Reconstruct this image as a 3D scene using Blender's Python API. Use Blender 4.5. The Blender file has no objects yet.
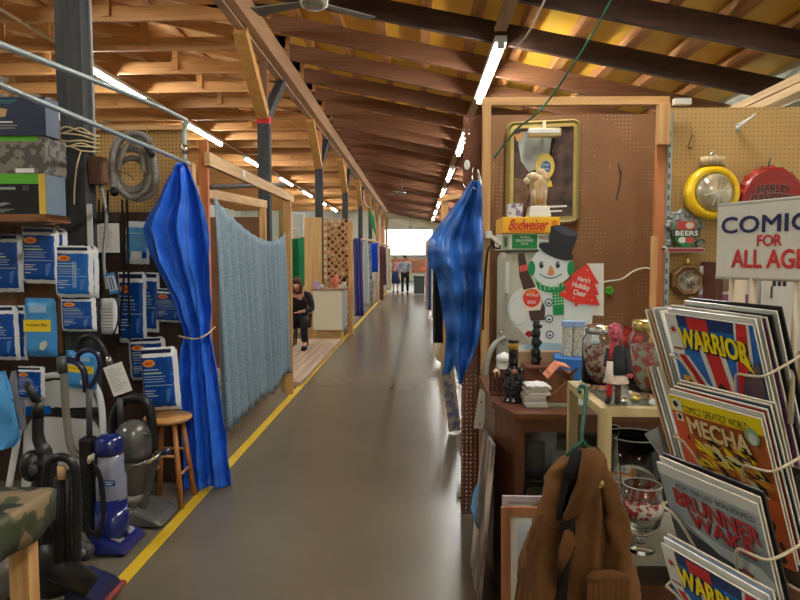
import bpy, bmesh, math, random
from mathutils import Vector as V, Matrix as M
random.seed(7)
sc = bpy.context.scene
COL = sc.collection
PI = math.pi
CH = 1.55                    # eye height
F = 640.0                    # focal length in pixels of an 800 px wide frame
yaw = math.atan(18/F); pit = math.atan(42/F)
fw = V((-math.sin(yaw)*math.cos(pit), math.cos(yaw)*math.cos(pit), -math.sin(pit)))
rt = V((math.cos(yaw), math.sin(yaw), 0)); up = rt.cross(fw)
CAM = V((0, 0, CH))
def W(px, py, Y):            # the point at distance Y down the aisle that is seen at (px, py)
    d = rt*((px-400)/F) - up*((py-300)/F) + fw
    return CAM + d*(Y/d.y)
cam = bpy.data.cameras.new('camera'); co = bpy.data.objects.new('camera', cam); COL.objects.link(co)
co.location = CAM; cam.sensor_width = 36; cam.lens = 36*F/800; cam.clip_start = .02
co.rotation_euler = M((rt, up, -fw)).transposed().to_euler()
sc.camera = co
sc.view_settings.view_transform = 'Standard'; sc.view_settings.look = 'None'
sc.view_settings.gamma = 1; sc.view_settings.use_curve_mapping = False
sc.view_settings.exposure = 0.8

# ------------------------------------------------------------------ materials
def srgb(r, g, b):
    f = lambda c: (c/255/12.92) if c/255 <= .04045 else ((c/255+.055)/1.055)**2.4
    return (f(r), f(g), f(b), 1)
MATS = {}
def mat(name, c, c2=None, rough=.6, metal=0, scale=6, stretch=(1,1,1), bump=0, bscale=None, trans=0, emit=0, ior=1.45, detail=4, lo=.35, hi=.65, coat=0, spec=None, alpha=None):
    if name in MATS: return MATS[name]
    m = bpy.data.materials.new(name); m.use_nodes = True; MATS[name] = m
    nt = m.node_tree; b = nt.nodes['Principled BSDF']; L = nt.links.new
    c = srgb(*c); b.inputs['Base Color'].default_value = c
    b.inputs['Roughness'].default_value = rough; b.inputs['Metallic'].default_value = metal
    b.inputs['Transmission Weight'].default_value = trans; b.inputs['IOR'].default_value = ior
    b.inputs['Coat Weight'].default_value = coat
    if spec is not None: b.inputs['Specular IOR Level'].default_value = spec
    if alpha is not None: b.inputs['Alpha'].default_value = alpha
    if emit:
        b.inputs['Emission Color'].default_value = c; b.inputs['Emission Strength'].default_value = emit
    if c2 or bump:
        tc = nt.nodes.new('ShaderNodeTexCoord'); mp = nt.nodes.new('ShaderNodeMapping')
        mp.inputs['Scale'].default_value = stretch; L(tc.outputs['Object'], mp.inputs['Vector'])
    if c2:
        n = nt.nodes.new('ShaderNodeTexNoise'); n.inputs['Scale'].default_value = scale; n.inputs['Detail'].default_value = detail
        L(mp.outputs[0], n.inputs['Vector'])
        r = nt.nodes.new('ShaderNodeValToRGB'); r.color_ramp.elements[0].position = lo; r.color_ramp.elements[1].position = hi
        r.color_ramp.elements[0].color = c; r.color_ramp.elements[1].color = srgb(*c2)
        L(n.outputs['Fac'], r.inputs['Fac']); L(r.outputs['Color'], b.inputs['Base Color'])
    if bump:
        n2 = nt.nodes.new('ShaderNodeTexNoise'); n2.inputs['Scale'].default_value = bscale or scale; n2.inputs['Detail'].default_value = 3
        L(mp.outputs[0], n2.inputs['Vector'])
        bp = nt.nodes.new('ShaderNodeBump'); bp.inputs['Strength'].default_value = bump; bp.inputs['Distance'].default_value = .02
        L(n2.outputs['Fac'], bp.inputs['Height']); L(bp.outputs[0], b.inputs['Normal'])
    return m
def wood(name, c, c2, axis='x', rough=.6, k=1.0, coat=0):
    s = {'x': (.6,9,9), 'y': (9,.6,9), 'z': (9,9,.6)}[axis]
    return mat(name, c, c2, rough=rough, scale=3*k, stretch=s, bump=.15, detail=6, coat=coat)
def peg(name, c, c2, hole, mask=None, axis='xz', see=False, r=.17):
    m = mat(name, c, c2, rough=.7, scale=3, lo=.3, hi=.7)
    nt = m.node_tree; L = nt.links.new; b = nt.nodes['Principled BSDF']
    tc = nt.nodes.new('ShaderNodeTexCoord'); sp = nt.nodes.new('ShaderNodeSeparateXYZ'); L(tc.outputs['Object'], sp.inputs[0])
    def cell(o):
        a = nt.nodes.new('ShaderNodeMath'); a.operation = 'MULTIPLY'; a.inputs[1].default_value = 1/.0254; L(o, a.inputs[0])
        f = nt.nodes.new('ShaderNodeMath'); f.operation = 'FRACT'; L(a.outputs[0], f.inputs[0])
        s = nt.nodes.new('ShaderNodeMath'); s.operation = 'SUBTRACT'; s.inputs[1].default_value = .5; L(f.outputs[0], s.inputs[0])
        p = nt.nodes.new('ShaderNodeMath'); p.operation = 'POWER'; p.inputs[1].default_value = 2; L(s.outputs[0], p.inputs[0])
        return p.outputs[0]
    ad = nt.nodes.new('ShaderNodeMath'); ad.operation = 'ADD'; L(cell(sp.outputs[0]), ad.inputs[0]); L(cell(sp.outputs[2]), ad.inputs[1])
    lt = nt.nodes.new('ShaderNodeMath'); lt.operation = 'LESS_THAN'; lt.inputs[1].default_value = r*r; L(ad.outputs[0], lt.inputs[0])
    fac = lt.outputs[0]
    if mask:
        n = nt.nodes.new('ShaderNodeTexNoise'); n.inputs['Scale'].default_value = mask; n.inputs['Detail'].default_value = 2; L(tc.outputs['Object'], n.inputs[0])
        g = nt.nodes.new('ShaderNodeMath'); g.operation = 'GREATER_THAN'; g.inputs[1].default_value = .58; L(n.outputs['Fac'], g.inputs[0])
        mu = nt.nodes.new('ShaderNodeMath'); mu.operation = 'MULTIPLY'; L(g.outputs[0], mu.inputs[0]); L(fac, mu.inputs[1]); fac = mu.outputs[0]
    if see:
        iv = nt.nodes.new('ShaderNodeMath'); iv.operation = 'SUBTRACT'; iv.inputs[0].default_value = 1; L(fac, iv.inputs[1]); L(iv.outputs[0], b.inputs['Alpha'])
    else:
        old = b.inputs['Base Color'].links[0].from_socket
        mx = nt.nodes.new('ShaderNodeMix'); mx.data_type = 'RGBA'; L(fac, mx.inputs[0]); L(old, mx.inputs[6]); mx.inputs[7].default_value = srgb(*hole)
        L(mx.outputs[2], b.inputs['Base Color'])
    return m
P = lambda name, c, rough=.5, **k: mat(name, c, rough=rough, **k)
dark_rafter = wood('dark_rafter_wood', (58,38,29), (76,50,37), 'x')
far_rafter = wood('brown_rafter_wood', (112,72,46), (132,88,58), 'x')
truss_w = wood('orange_truss_wood', (182,130,76), (202,150,90), 'x')
purlin_w = wood('purlin_wood', (168,112,62), (196,140,84), 'y')
beam_w = wood('beam_wood', (150,112,78), (172,132,94), 'y')
stud_z = wood('stud_wood', (196,146,90), (222,176,118), 'z')
stud_x = wood('stud_wood_across', (196,146,90), (222,176,118), 'x')
stud_y = wood('stud_wood_along', (196,156,106), (220,184,132), 'y')
orange_z = wood('orange_stud_wood', (186,112,66), (208,134,84), 'z')
brown_z = wood('brown_panel_wood', (96,64,40), (124,84,54), 'z')
brown_x = wood('brown_shelf_wood', (120,78,48), (150,100,62), 'x')
post_w = wood('dark_painted_post', (50,52,54), (70,72,72), 'z', rough=.75)
tan_ply = wood('pale_plywood', (206,164,104), (226,188,128), 'z', k=.6)
cab_x = wood('cherry_cabinet_wood_across', (88,52,33), (108,66,42), 'x', rough=.35, coat=.2)
cab_z = wood('cherry_cabinet_wood', (84,48,30), (102,60,38), 'z', rough=.4, coat=.2)
cream_z = wood('cream_stand_wood', (186,168,122), (204,186,140), 'z')
stool_w = wood('stool_wood', (190,138,80), (212,160,98), 'x', rough=.35, coat=.3)
yellow_roof = mat('yellow_roof_panel', (236,184,56), (246,200,72), rough=.5, scale=2, lo=.3, hi=.7)
osb = mat('roof_sheathing', (216,164,104), (236,190,128), rough=.7, scale=5)
concrete = None
white_wall = mat('white_wall_paint', (214,220,206), (226,230,218), rough=.8, scale=1)
peg_brown = peg('brown_pegboard', (124,86,54), (142,100,64), (196,166,124), mask=5, r=.13)  # patches of pale holes paint in light showing through from behind
peg_tan = peg('tan_pegboard', (186,150,92), (198,162,104), (140,106,60), r=.16)
peg_see = peg('dark_pegboard', (104,62,40), (120,72,46), (0,0,0), see=True, r=.13)
peg_left = peg('ochre_pegboard', (186,146,84), (200,160,98), (110,78,40), r=.2)
steel = P('galvanised_steel', (176,190,190), .4, metal=.7)
chrome = P('bright_metal', (220,220,215), .18, metal=1)
blacka = P('black_plastic', (26,26,28), .4)
blackm = P('matt_black', (18,18,19), .7)
darkgrey = P('dark_grey_plastic', (66,68,70), .45)
grey = P('grey_plastic', (150,150,148), .5)
white = P('white_plastic', (226,228,226), .5)
paper = P('white_paper', (236,236,230), .8)
cream = P('cream_paint', (226,222,196), .55)
navy = P('navy_plastic', (22,28,64), .3, coat=.4)
blue = P('bag_blue', (20,104,196), .25)
dblue = P('bag_dark_blue', (16,74,156), .25)
lblue = P('light_blue_plastic', (70,150,214), .3)
sky = P('sky_blue', (84,164,226), .4)
orange = P('bag_orange', (250,156,52), .4)
yellow = P('yellow_print', (246,214,36), .5)
red = P('red_print', (208,40,40), .5)
green = P('green_print', (24,140,70), .5)
lgreen = P('lime_green', (92,178,44), .5)
tan = P('tan_print', (196,160,112), .6)
skin_m = P('skin', (196,144,116), .6)
glass = mat('clear_glass', (250,252,250), rough=.02, trans=1, ior=1.45)
tarp = mat('blue_tarp', (36,104,232), (56,124,244), rough=.32, scale=14, bump=.5, bscale=9, detail=3)
tube_e = mat('fluorescent_tube', (250,250,246), emit=90)

# ------------------------------------------------------------------ mesh builder
ORG = {}
GS = 1.0
def SC(v): return CAM + (V(v)-CAM)*GS          # size of a whole group of things about the eye
def Z0(): return CH*(1-1/GS)
TXT = {}
def text_geo(s):
    if s in TXT: return TXT[s]
    cu = bpy.data.curves.new('t', 'FONT'); cu.body = s; cu.resolution_u = 3
    ob = bpy.data.objects.new('t', cu); COL.objects.link(ob)
    bpy.context.view_layer.update()
    me = bpy.data.meshes.new_from_object(ob.evaluated_get(bpy.context.evaluated_depsgraph_get()))
    vs = [v.co.copy() for v in me.vertices]; me.calc_loop_triangles(); fs = [tuple(p.vertices) for p in me.loop_triangles]
    x0 = min(v.x for v in vs); x1 = max(v.x for v in vs); y0 = min(v.y for v in vs); y1 = max(v.y for v in vs)
    vs = [((v.x-x0)/(x1-x0), (v.y-y0)/(y1-y0)) for v in vs]
    bpy.data.objects.remove(ob); bpy.data.curves.remove(cu); bpy.data.meshes.remove(me)
    TXT[s] = (vs, fs); return TXT[s]
class Fr:                                   # a flat frame: origin, right, down, towards the viewer
    def __init__(s, o, u, d, n=None):
        s.o = V(o); s.u = V(u).normalized(); s.d = V(d).normalized(); s.n = V(n).normalized() if n is not None else s.d.cross(s.u).normalized()*1
    def p(s, a, b, c=0): return s.o + s.u*a + s.d*b + s.n*c
def front(px, py, Y): return Fr(W(px, py, Y), (1,0,0), (0,0,-1), (0,-1,0))
class MB:
    def __init__(s): s.v = []; s.f = []; s.mi = []; s.sm = []; s.mats = []
    def k(s, m):
        if m not in s.mats: s.mats.append(m)
        return s.mats.index(m)
    def add(s, vs, fs, m, smooth=False):
        n = len(s.v); s.v += [V(v) for v in vs]; i = s.k(m)
        for f in fs: s.f.append(tuple(a+n for a in f)); s.mi.append(i); s.sm.append(smooth)
        return s
    def bx(s, x0, x1, y0, y1, z0, z1, m):
        vs = [(x,y,z) for x in (x0,x1) for y in (y0,y1) for z in (z0,z1)]
        return s.add(vs, [(0,1,3,2),(4,6,7,5),(0,4,5,1),(2,3,7,6),(0,2,6,4),(1,5,7,3)], m)
    def hexa(s, q, m):                       # 4 bottom + 4 top corners
        return s.add(q, [(3,2,1,0),(4,5,6,7),(0,1,5,4),(1,2,6,5),(2,3,7,6),(3,0,4,7)], m)
    def bar(s, p0, p1, w, h, m, upv=(0,0,1)):
        p0 = V(p0); p1 = V(p1); d = (p1-p0).normalized(); a = d.cross(V(upv))
        if a.length < 1e-4: a = d.cross(V((0,1,0)))
        a.normalize(); b = a.cross(d)
        q = [p + a*sx*w/2 + b*sy*h/2 for p in (p0,p1) for sx,sy in ((-1,-1),(1,-1),(1,1),(-1,1))]
        return s.hexa(q, m)
    def tube(s, pts, r, m, n=8, closed=False, smooth=True):
        pts = [V(p) for p in pts]; N = len(pts); vs = []; fs = []; a = None
        for i, p in enumerate(pts):
            if closed: t = pts[(i+1) % N]-pts[i-1]
            else: t = pts[min(i+1, N-1)]-pts[max(i-1, 0)]
            t.normalize()
            if a is None:
                a = t.cross(V((0,0,1)))
                if a.length < .05: a = t.cross(V((0,1,0)))
            a = (a - t*a.dot(t)).normalized(); b = t.cross(a)
            rr = r[i] if isinstance(r, (list,tuple)) else r
            for j in range(n): vs.append(p + (a*math.cos(2*PI*j/n) + b*math.sin(2*PI*j/n))*rr)
        for i in range(N if closed else N-1):
            for j in range(n):
                i2 = (i+1) % N; fs.append((i*n+j, i*n+(j+1)%n, i2*n+(j+1)%n, i2*n+j))
        if not closed: fs.append(tuple(range(n))[::-1]); fs.append(tuple((N-1)*n+j for j in range(n)))
        return s.add(vs, fs, m, smooth)
    def lathe(s, prof, c, m, n=20, R=None, sx=1, sy=1, smooth=True):
        c = V(c); vs = []; fs = []; K = len(prof)
        for r, z in prof:
            for j in range(n):
                p = V((r*sx*math.cos(2*PI*j/n), r*sy*math.sin(2*PI*j/n), z)); vs.append(c + (R @ p if R else p))
        for i in range(K-1):
            for j in range(n): fs.append((i*n+j, i*n+(j+1)%n, (i+1)*n+(j+1)%n, (i+1)*n+j))
        if prof[0][0] > 1e-5: fs.append(tuple(range(n))[::-1])
        if prof[-1][0] > 1e-5: fs.append(tuple((K-1)*n+j for j in range(n)))
        return s.add(vs, fs, m, smooth)
    def ball(s, c, r, m, n=14, R=None):
        r = (r,r,r) if not isinstance(r, (list,tuple)) else r
        prof = [(math.sin(PI*i/10), -math.cos(PI*i/10)) for i in range(11)]
        prof[0] = (1e-6,-1); prof[-1] = (1e-6,1)
        S = M.Diagonal(V(r)); 
        return s.lathe(prof, c, m, n, (R @ S) if R else S)
    def grid(s, G, m, smooth=True, pick=None):
        a = len(G); b = len(G[0]); vs = [p for row in G for p in row]
        if pick is None: return s.add(vs, [(i*b+j, i*b+j+1, (i+1)*b+j+1, (i+1)*b+j) for i in range(a-1) for j in range(b-1)], m, smooth)
        n = len(s.v); s.v += [V(v) for v in vs]
        for i in range(a-1):
            for j in range(b-1):
                s.f.append(tuple(n+q for q in (i*b+j, i*b+j+1, (i+1)*b+j+1, (i+1)*b+j))); s.mi.append(s.k(pick(i,j))); s.sm.append(smooth)
        return s
    def rect(s, fr, a0, b0, a1, b1, m, c=.001): return s.add([fr.p(a0,b0,c), fr.p(a0,b1,c), fr.p(a1,b1,c), fr.p(a1,b0,c)], [(0,1,2,3)], m)
    def poly(s, fr, pts, m, c=.001): return s.add([fr.p(a,b,c) for a,b in pts], [tuple(range(len(pts)))], m)
    def oval(s, fr, a, b, ra, rb, m, c=.002, n=18): return s.poly(fr, [(a+ra*math.cos(2*PI*i/n), b+rb*math.sin(2*PI*i/n)) for i in range(n)], m, c)
    def prism(s, fr, pts, c0, c1, m, mside=None):
        n = len(pts); vs = [fr.p(a,b,c0) for a,b in pts] + [fr.p(a,b,c1) for a,b in pts]
        s.add(vs, [tuple(range(n))[::-1], tuple(range(n,2*n))], m)
        return s.add(vs, [(i,(i+1)%n,n+(i+1)%n,n+i) for i in range(n)], mside or m)
    def text(s, fr, t, a0, b0, a1, b1, m, c=.0015, skew=0, arc=0, bold=0):
        if bold:
            for k,(da,db) in enumerate(((-1,0),(1,0),(0,-1),(0,1),(.7,.7),(-.7,.7),(.7,-.7),(-.7,-.7))): s.text(fr, t, a0+da*bold, b0+db*bold, a1+da*bold, b1+db*bold, m, c+.00002*k, skew, arc)
        vs, fs = text_geo(t)
        return s.add([fr.p(a0+(a1-a0)*x + skew*y*(b1-b0), b1-(b1-b0)*y + arc*(4*(x-.5)**2), c) for x,y in vs], fs, m)
    def crumple(s, amp, fq, seed=0, sl=None):
        from mathutils import noise
        for i, v in enumerate(s.v): s.v[i] = v + V((noise.noise(v*fq+V((seed,0,0))), noise.noise(v*fq+V((0,seed+9,0))), .4*noise.noise(v*fq+V((3,0,seed)))))*amp
        return s
    def build(s, name, parent=None, bevel=0, solid=0, sub=0):
        if GS != 1: s.v = [SC(v) for v in s.v]
        me = bpy.data.meshes.new(name)
        if parent is None:
            xs = [v.x for v in s.v]; ys = [v.y for v in s.v]; zs = [v.z for v in s.v]
            o = V(((min(xs)+max(xs))/2, (min(ys)+max(ys))/2, min(zs)))
        else: o = ORG[parent.name]
        me.from_pydata([v-o for v in s.v], [], s.f)
        for m in s.mats: me.materials.append(m)
        me.polygons.foreach_set('material_index', s.mi); me.polygons.foreach_set('use_smooth', s.sm); me.update()
        ob = bpy.data.objects.new(name, me); COL.objects.link(ob)
        if parent is None: ob.location = o
        else: ob.parent = parent
        ORG[ob.name] = o
        if bevel:
            b = ob.modifiers.new('b', 'BEVEL'); b.width = bevel; b.segments = 2; b.limit_method = 'ANGLE'
        if solid:
            b = ob.modifiers.new('s', 'SOLIDIFY'); b.thickness = solid; b.offset = 0
        if sub:
            b = ob.modifiers.new('u', 'SUBSURF'); b.levels = sub; b.render_levels = sub
        return ob
def thing(name, loc, label, cat, group=None):
    loc = SC(loc) if GS != 1 else V(loc); o = bpy.data.objects.new(name, None); COL.objects.link(o); o.location = V(loc); o.empty_display_size = .05
    ORG[o.name] = V(loc); return tag(o, label, cat, group)
def tag(o, label, cat, group=None, kind=None):
    if label: o['label'] = label
    if cat: o['category'] = cat
    if group: o['group'] = group
    if kind: o['kind'] = kind
    return o
def struct(mb, name, **k):
    o = mb.build(name, **k); o['kind'] = 'structure'; return o
def smooth_path(pts, k=6):
    pts = [V(p) for p in pts]; out = []
    for i in range(len(pts)-1):
        a = pts[max(i-1,0)]; b = pts[i]; c = pts[i+1]; d = pts[min(i+2,len(pts)-1)]
        for j in range(k):
            t = j/k; out.append(.5*((2*b)+(c-a)*t+(2*a-5*b+4*c-d)*t*t+(3*b-a-3*c+d)*t**3))
    out.append(pts[-1]); return out
def px(x, y, Y): return W(x, y, Y)

# ================================================================== THE SHELL
def floor_mat(): return mat('polished_concrete', (100,92,77), (118,109,92), rough=.27, scale=1.0, detail=7, lo=.15, hi=.85, bump=.02, bscale=3)
concrete = floor_mat()
XL, XR, YB, YF = -9.5, 3.15, -3.0, 34.2
GS = 1.0
struct(MB().bx(-12.2, 4.1, -3.9, 43.9, -.1, 0, concrete), 'floor')
line_m = mat('worn_yellow_paint', (214,178,26), (196,172,66), rough=.5, scale=7, detail=8, lo=.45, hi=.75)
struct(MB().bx(-1.455, -1.385, .5, 34, .0, .003, line_m), 'trim_1')
GS = 1.28
roofz = lambda x: 3.86 - .205*(x+1.5)
def slab(x0, x1, y0, y1, dz, t, m):
    return MB().hexa([(x0,y0,roofz(x0)+dz),(x1,y0,roofz(x1)+dz),(x1,y1,roofz(x1)+dz),(x0,y1,roofz(x0)+dz),
                      (x0,y0,roofz(x0)+dz+t),(x1,y0,roofz(x1)+dz+t),(x1,y1,roofz(x1)+dz+t),(x0,y1,roofz(x0)+dz+t)], m)
struct(slab(-1.5, XR+.3, YB, YF, .285, .03, yellow_roof), 'ceiling')
struct(slab(XL, -1.5, YB, YF, .30, .03, osb), 'ceiling')
RY = [1.96+.9425*i for i in range(40)]
for i, y in enumerate(RY):
    if y > 34: break
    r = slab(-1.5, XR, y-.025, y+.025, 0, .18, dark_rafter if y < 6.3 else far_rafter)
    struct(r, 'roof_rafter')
    struct(MB().bx(XL, -1.55, y-.02, y+.02, 3.98, 4.13, truss_w), 'ceiling_joist')
    t = slab(XL, -1.5, y-.02, y+.02, .12, .14, truss_w)
    for xx in (-3.2, -4.9, -6.6): t.bx(xx-.04, xx+.04, y-.045, y-.021, 4.02, roofz(xx)+.2, truss_w)
    struct(t, 'roof_rafter')
for k in range(10):
    x = -1.25+.44*k
    struct(slab(x-.045, x+.045, YB, YF, .185, .09, purlin_w), 'roof_purlin')
for k in range(13):
    x = -1.9-.6*k
    struct(slab(x-.045, x+.045, YB, YF, .262, .036, purlin_w), 'roof_purlin')
struct(MB().bx(-1.665, -1.59, .5, 34, 3.63, 3.86, beam_w).bx(-1.578, -1.50, .5, 34, 3.65, 3.86, beam_w).bx(-1.60,-1.57,.5,34,3.66,3.84, post_w), 'ceiling_beam')
struct(MB().bx(XL, XR, YF, YF+.1, Z0(), 6, white_wall), 'wall_far')
struct(MB().bx(2.9, 3.25, YB, YF, Z0(), 2.75, white_wall).bx(3.15, 3.25, YB, YF, 2.75, 3.2, white_wall), 'wall_right')
struct(MB().bx(XL-.1, XL, YB, YF, Z0(), 6, white_wall), 'wall_left')
struct(MB().bx(XL, XR, YB-.1, YB, Z0(), 6, white_wall), 'wall_back')
struct(MB().bx(2.72, 2.86, 1, 34, 2.74, 2.80, stud_y).bx(2.72, 2.86, 1, 34, 2.81, 2.87, stud_y), 'trim_2')
struct(MB().bx(-1.75, .75, YF-.06, YF-.01, 1.72, 3.05, mat('daylight_opening', (240,250,246), emit=2.6)), 'window_1')
wf = MB()
for x in (-1.8, .8): wf.bx(x-.05, x+.05, YF-.12, YF-.005, 1.66, 3.1, white)
for z in (1.66, 3.05): wf.bx(-1.8, .8, YF-.12, YF-.005, z, z+.06, white)
struct(wf, 'window_1_frame')
GS = 1.0
# wooden deck of the third booth
dk = MB(); deck_w = wood('weathered_deck_wood', (168,144,124), (196,174,152), 'y', rough=.55)
x = -5.2
while x < -1.47: dk.bx(x, x+.105, 7.65, 11.8, .0, .05, deck_w); x += .115
struct(dk, 'deck_floor')

# ================================================================== POSTS
GS = 1.28
for i in range(9):
    y = 3.0+3.77*i
    t = thing('timber_post', (-1.63, y+.05, Z0()), ['dark-painted timber post rising behind the boxes and hose at the vacuum booth', 'dark timber post with red tape band behind the pale blue curtain',
        'dark timber post standing beside the plywood panel of the lattice booth', 'dark timber post beside the diamond lattice screen', 'post behind the hanging purple cloth, next after the lattice screen',
        'distant timber post over the royal blue hanging cloth', 'distant timber post, third from the far end of the beam', 'distant timber post, second from the far end of the beam', 'timber post farthest down the long beam'][i], 'post', 'timber posts under the long beam')
    top = 3.10 if i else 3.63
    dm = post_w if i < 6 else orange_z
    MB().bx(-1.69, -1.566, y, y+.10, Z0(), top, dm).build('shaft', t, bevel=.004)
    if i:
        MB().bx(-1.66, -1.59, y+.02, y+.08, top, 3.63, brown_z if i == 1 else orange_z).build('upper_post', t)
        for sg in (-1, 1):
            MB().bar((-1.625, y+.05+sg*.06, top-.06), (-1.625, y+.05+sg*.88, 3.62), .12 if sg < 0 else .09, .10, wood('yellow_brace_wood', (186,134,68), (204,154,84), 'z') if sg < 0 else post_w).build('knee_brace', t)
    if i == 1: MB().bx(-1.693, -1.563, y-.003, y+.103, 2.96, 3.04, red).build('tape_band', t)
# ================================================================== LAMPS
def lamp(x, y0, z, L, label, grp):
    t = thing('tube_light', (x, y0+L/2, z), label, 'light', grp)
    MB().bx(x-.05, x+.05, y0, y0+L, z, z+.055, white).build('housing', t)
    MB().tube([(x, y0+.03, z-.025), (x, y0+L-.03, z-.025)], .022, tube_e, n=8).build('tube', t)
    for q in (y0, y0+L-.03): MB().bx(x-.03, x+.03, q, q+.03, z-.05, z, white).build('lamp_holder', t)
OR = ['first', 'second', 'third', 'fourth', 'fifth', 'sixth', 'seventh', 'eighth', 'ninth']
lamp(-4.1, 3.85, 3.92, 2.0, 'added fluorescent tube light over the vacuum booth, unseen beyond the left edge of view', 'tube lights of the left row')  # unseen tube added to the row for its light on the booth
for i in range(7):
    lamp(-4.1, 7.62+3.77*i, 3.92, 2.0, '%s fluorescent tube from the near end of the row over the left booths' % OR[i], 'tube lights of the left row')
lamp(.69, 1.73, 3.35, 1.95, 'added fluorescent fill light over the aisle just above the camera, out of view', 'tube lights above the aisle')  # added above the frame to brighten the dark foreground
lamp(.69, -2.04, 3.35, 1.95, 'added fluorescent fill light over the aisle behind the camera, out of view', 'tube lights above the aisle')  # added behind the camera as front light for the whole scene
lamp(-4.1, .08, 3.92, 2.0, 'added fluorescent fill light over the left booths beside the camera, out of view', 'tube lights of the left row')  # unseen extra tube, added as fill for the foreground
for i in range(7):
    lamp(.69, 5.5+3.77*i, 3.35, 1.95, '%s fluorescent tube from the near end of the row above the aisle' % OR[i], 'tube lights above the aisle')
o = MB().bx(.62, .72, 1.5, 5.4, 3.405, 3.43, beam_w).bx(.64, .73, 7.5, 34, 3.405, 3.43, beam_w).build('lamp_board')
tag(o, 'long timber board fixed under the rafters carrying the aisle tube lights', 'board')
o = MB().tube([(-4.1, 1.5, 3.985), (-4.1, 34, 3.985)], .02, P('pale_conduit', (206,186,156), .5)).build('light_conduit')
tag(o, 'thin metal conduit linking the left row of tube lights', 'conduit')
# ceiling fans
def fan(c, label, r=.52, a0=.15, top=None):
    c = V(c); t = thing('ceiling_fan', c, label, 'fan', 'ceiling fans over the aisle')
    bm_ = P('fan_metal', (120,118,108), .45)
    MB().lathe([(.0001,-.05),(.05,-.045),(.095,-.02),(.1,.03),(.07,.06),(.0001,.065)], c, P('fan_hub_chrome', (170,165,150), .25, metal=.8)).build('motor_hub', t)
    MB().tube([c+V((0,0,.06)), c+V((0,0,top))], .012, bm_).build('downrod', t)
    for k in range(3):
        a = a0+2*PI*k/3; d = V((math.cos(a), math.sin(a), 0)); q = V((-d.y, d.x, .12))
        MB().hexa([c+d*.09-q*.03+V((0,0,-.005)), c+d*r-q*.06+V((0,0,-.005)), c+d*r+q*.06+V((0,0,-.005)), c+d*.09+q*.03+V((0,0,-.005)),
                   c+d*.09-q*.03+V((0,0,.003)), c+d*r-q*.06+V((0,0,.003)), c+d*r+q*.06+V((0,0,.003)), c+d*.09+q*.03+V((0,0,.003))], bm_).build('blade', t)
fan(px(314, 2, 4.35), 'ceiling fan with grey blades nearest overhead, under the dark rafters', .46, .70, .34)
fan(px(402, 193, 16.6), 'distant ceiling fan hanging over the middle of the aisle', .5, .2, .40)
fan(px(410, 227, 31), 'farthest ceiling fan near the bright end wall', .8, .5, .9)

GS = 1.0
def lf(cx, cy, Y):          # flat upright frame at Y, addressed in picture units around (cx, cy)
    sx = (W(cx+20,cy,Y)-W(cx-20,cy,Y)).x/40; sy = (W(cx,cy-20,Y)-W(cx,cy+20,Y)).z/40
    return Fr(W(cx,cy,Y)-V((1,0,0))*cx*sx+V((0,0,1))*cy*sy, (1,0,0), (0,0,-1), (0,-1,0)), sx, sy
# ================================================================== LEFT: VACUUM BOOTH
# tarp rails
t = thing('tarp_rail', (-1.47, 3.1, 2.15), 'bent galvanised pipe rail running above the vacuum booth', 'rail')
a = V((-1.47, .4, 2.14)); e1 = V((-1.47, 4.0, 2.42))
MB().tube(smooth_path([a, (-1.47,3.0,2.36), e1, (-1.485, 4.09, 2.40), (-1.49, 4.10, 2.30), (-1.49, 4.10, 2.17)], 6), .0135, steel).build('upper_pipe', t)
MB().tube([(-1.47, .4, 2.158), (-1.47, 4.12, 2.155)], .0125, steel).build('lower_pipe', t)
MB().tube([(-1.49, 4.10, 2.27), (-1.49, 4.10, 2.21)], .018, chrome).build('coupling', t)
GS = 1.28
# brown panel with the shelf
o = MB().bx(-3.2, -1.70, 2.97, 3.0, 1.10, 1.70, brown_z).build('wood_panel'); tag(o, 'brown wooden panel wall behind the hanging vacuum bags', 'panel')
t = thing('wall_shelf', (-2.2, 2.85, 1.70), 'brown wooden shelf board carrying the three boxes', 'shelf')
MB().bx(-3.0, -1.565, 2.67, 2.86, 1.705, 1.735, brown_x).bx(-3.0,-1.70,2.86,2.97,1.705,1.735,brown_x).build('board', t)
for xx in (-1.9, -2.6): MB().bar((xx, 2.95, 1.60), (xx, 2.75, 1.70), .02, .02, brown_x).build('bracket', t)
def carton(x0, x1, y0, y1, z0, z1, name, label, fm, sm, tm, deco):
    t = thing(name, ((x0+x1)/2, (y0+y1)/2, z0), label, 'box', 'boxes on the wall shelf')
    m = MB().bx(x0, x1, y0, y1, z0, z1, fm); 
    m.add([(x1+.0008,y0,z0),(x1+.0008,y1,z0),(x1+.0008,y1,z1),(x1+.0008,y0,z1)], [(0,1,2,3)], sm)
    m.add([(x0,y0,z1+.0008),(x1,y0,z1+.0008),(x1,y1,z1+.0008),(x0,y1,z1+.0008)], [(0,1,2,3)], tm)
    deco(m, Fr((x0,y0,z1), (1,0,0), (0,0,-1), (0,-1,0)), x1-x0, z1-z0)
    m.build('carton', t); return t
XB = -1.56; SX = .0042
def d_black(m, f, w, h):
    m.rect(f, 0, 0, w-.03, .042, lgreen); m.rect(f, w-.03, 0, w, h, P('yellow_edge', (226,196,80), .6)); m.rect(f, w-.30, .055, w-.13, .066, grey)
    m.rect(f, w-.10, .048, w-.07, .07, darkgrey, .002); m.rect(f, w-.34, .075, w-.16, .12, blackm); 
    m.add([f.p(w-.28,h-.03,.0015), f.p(w-.18,h-.05,.0015), f.p(w-.15,h-.045,.0015), f.p(w-.24,h-.024,.0015)], [(0,1,2,3)], grey)
    for j in range(3): m.rect(f, w-.3, h-.022+.006*j, w-.14-.02*j, h-.019+.006*j, grey)
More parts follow.
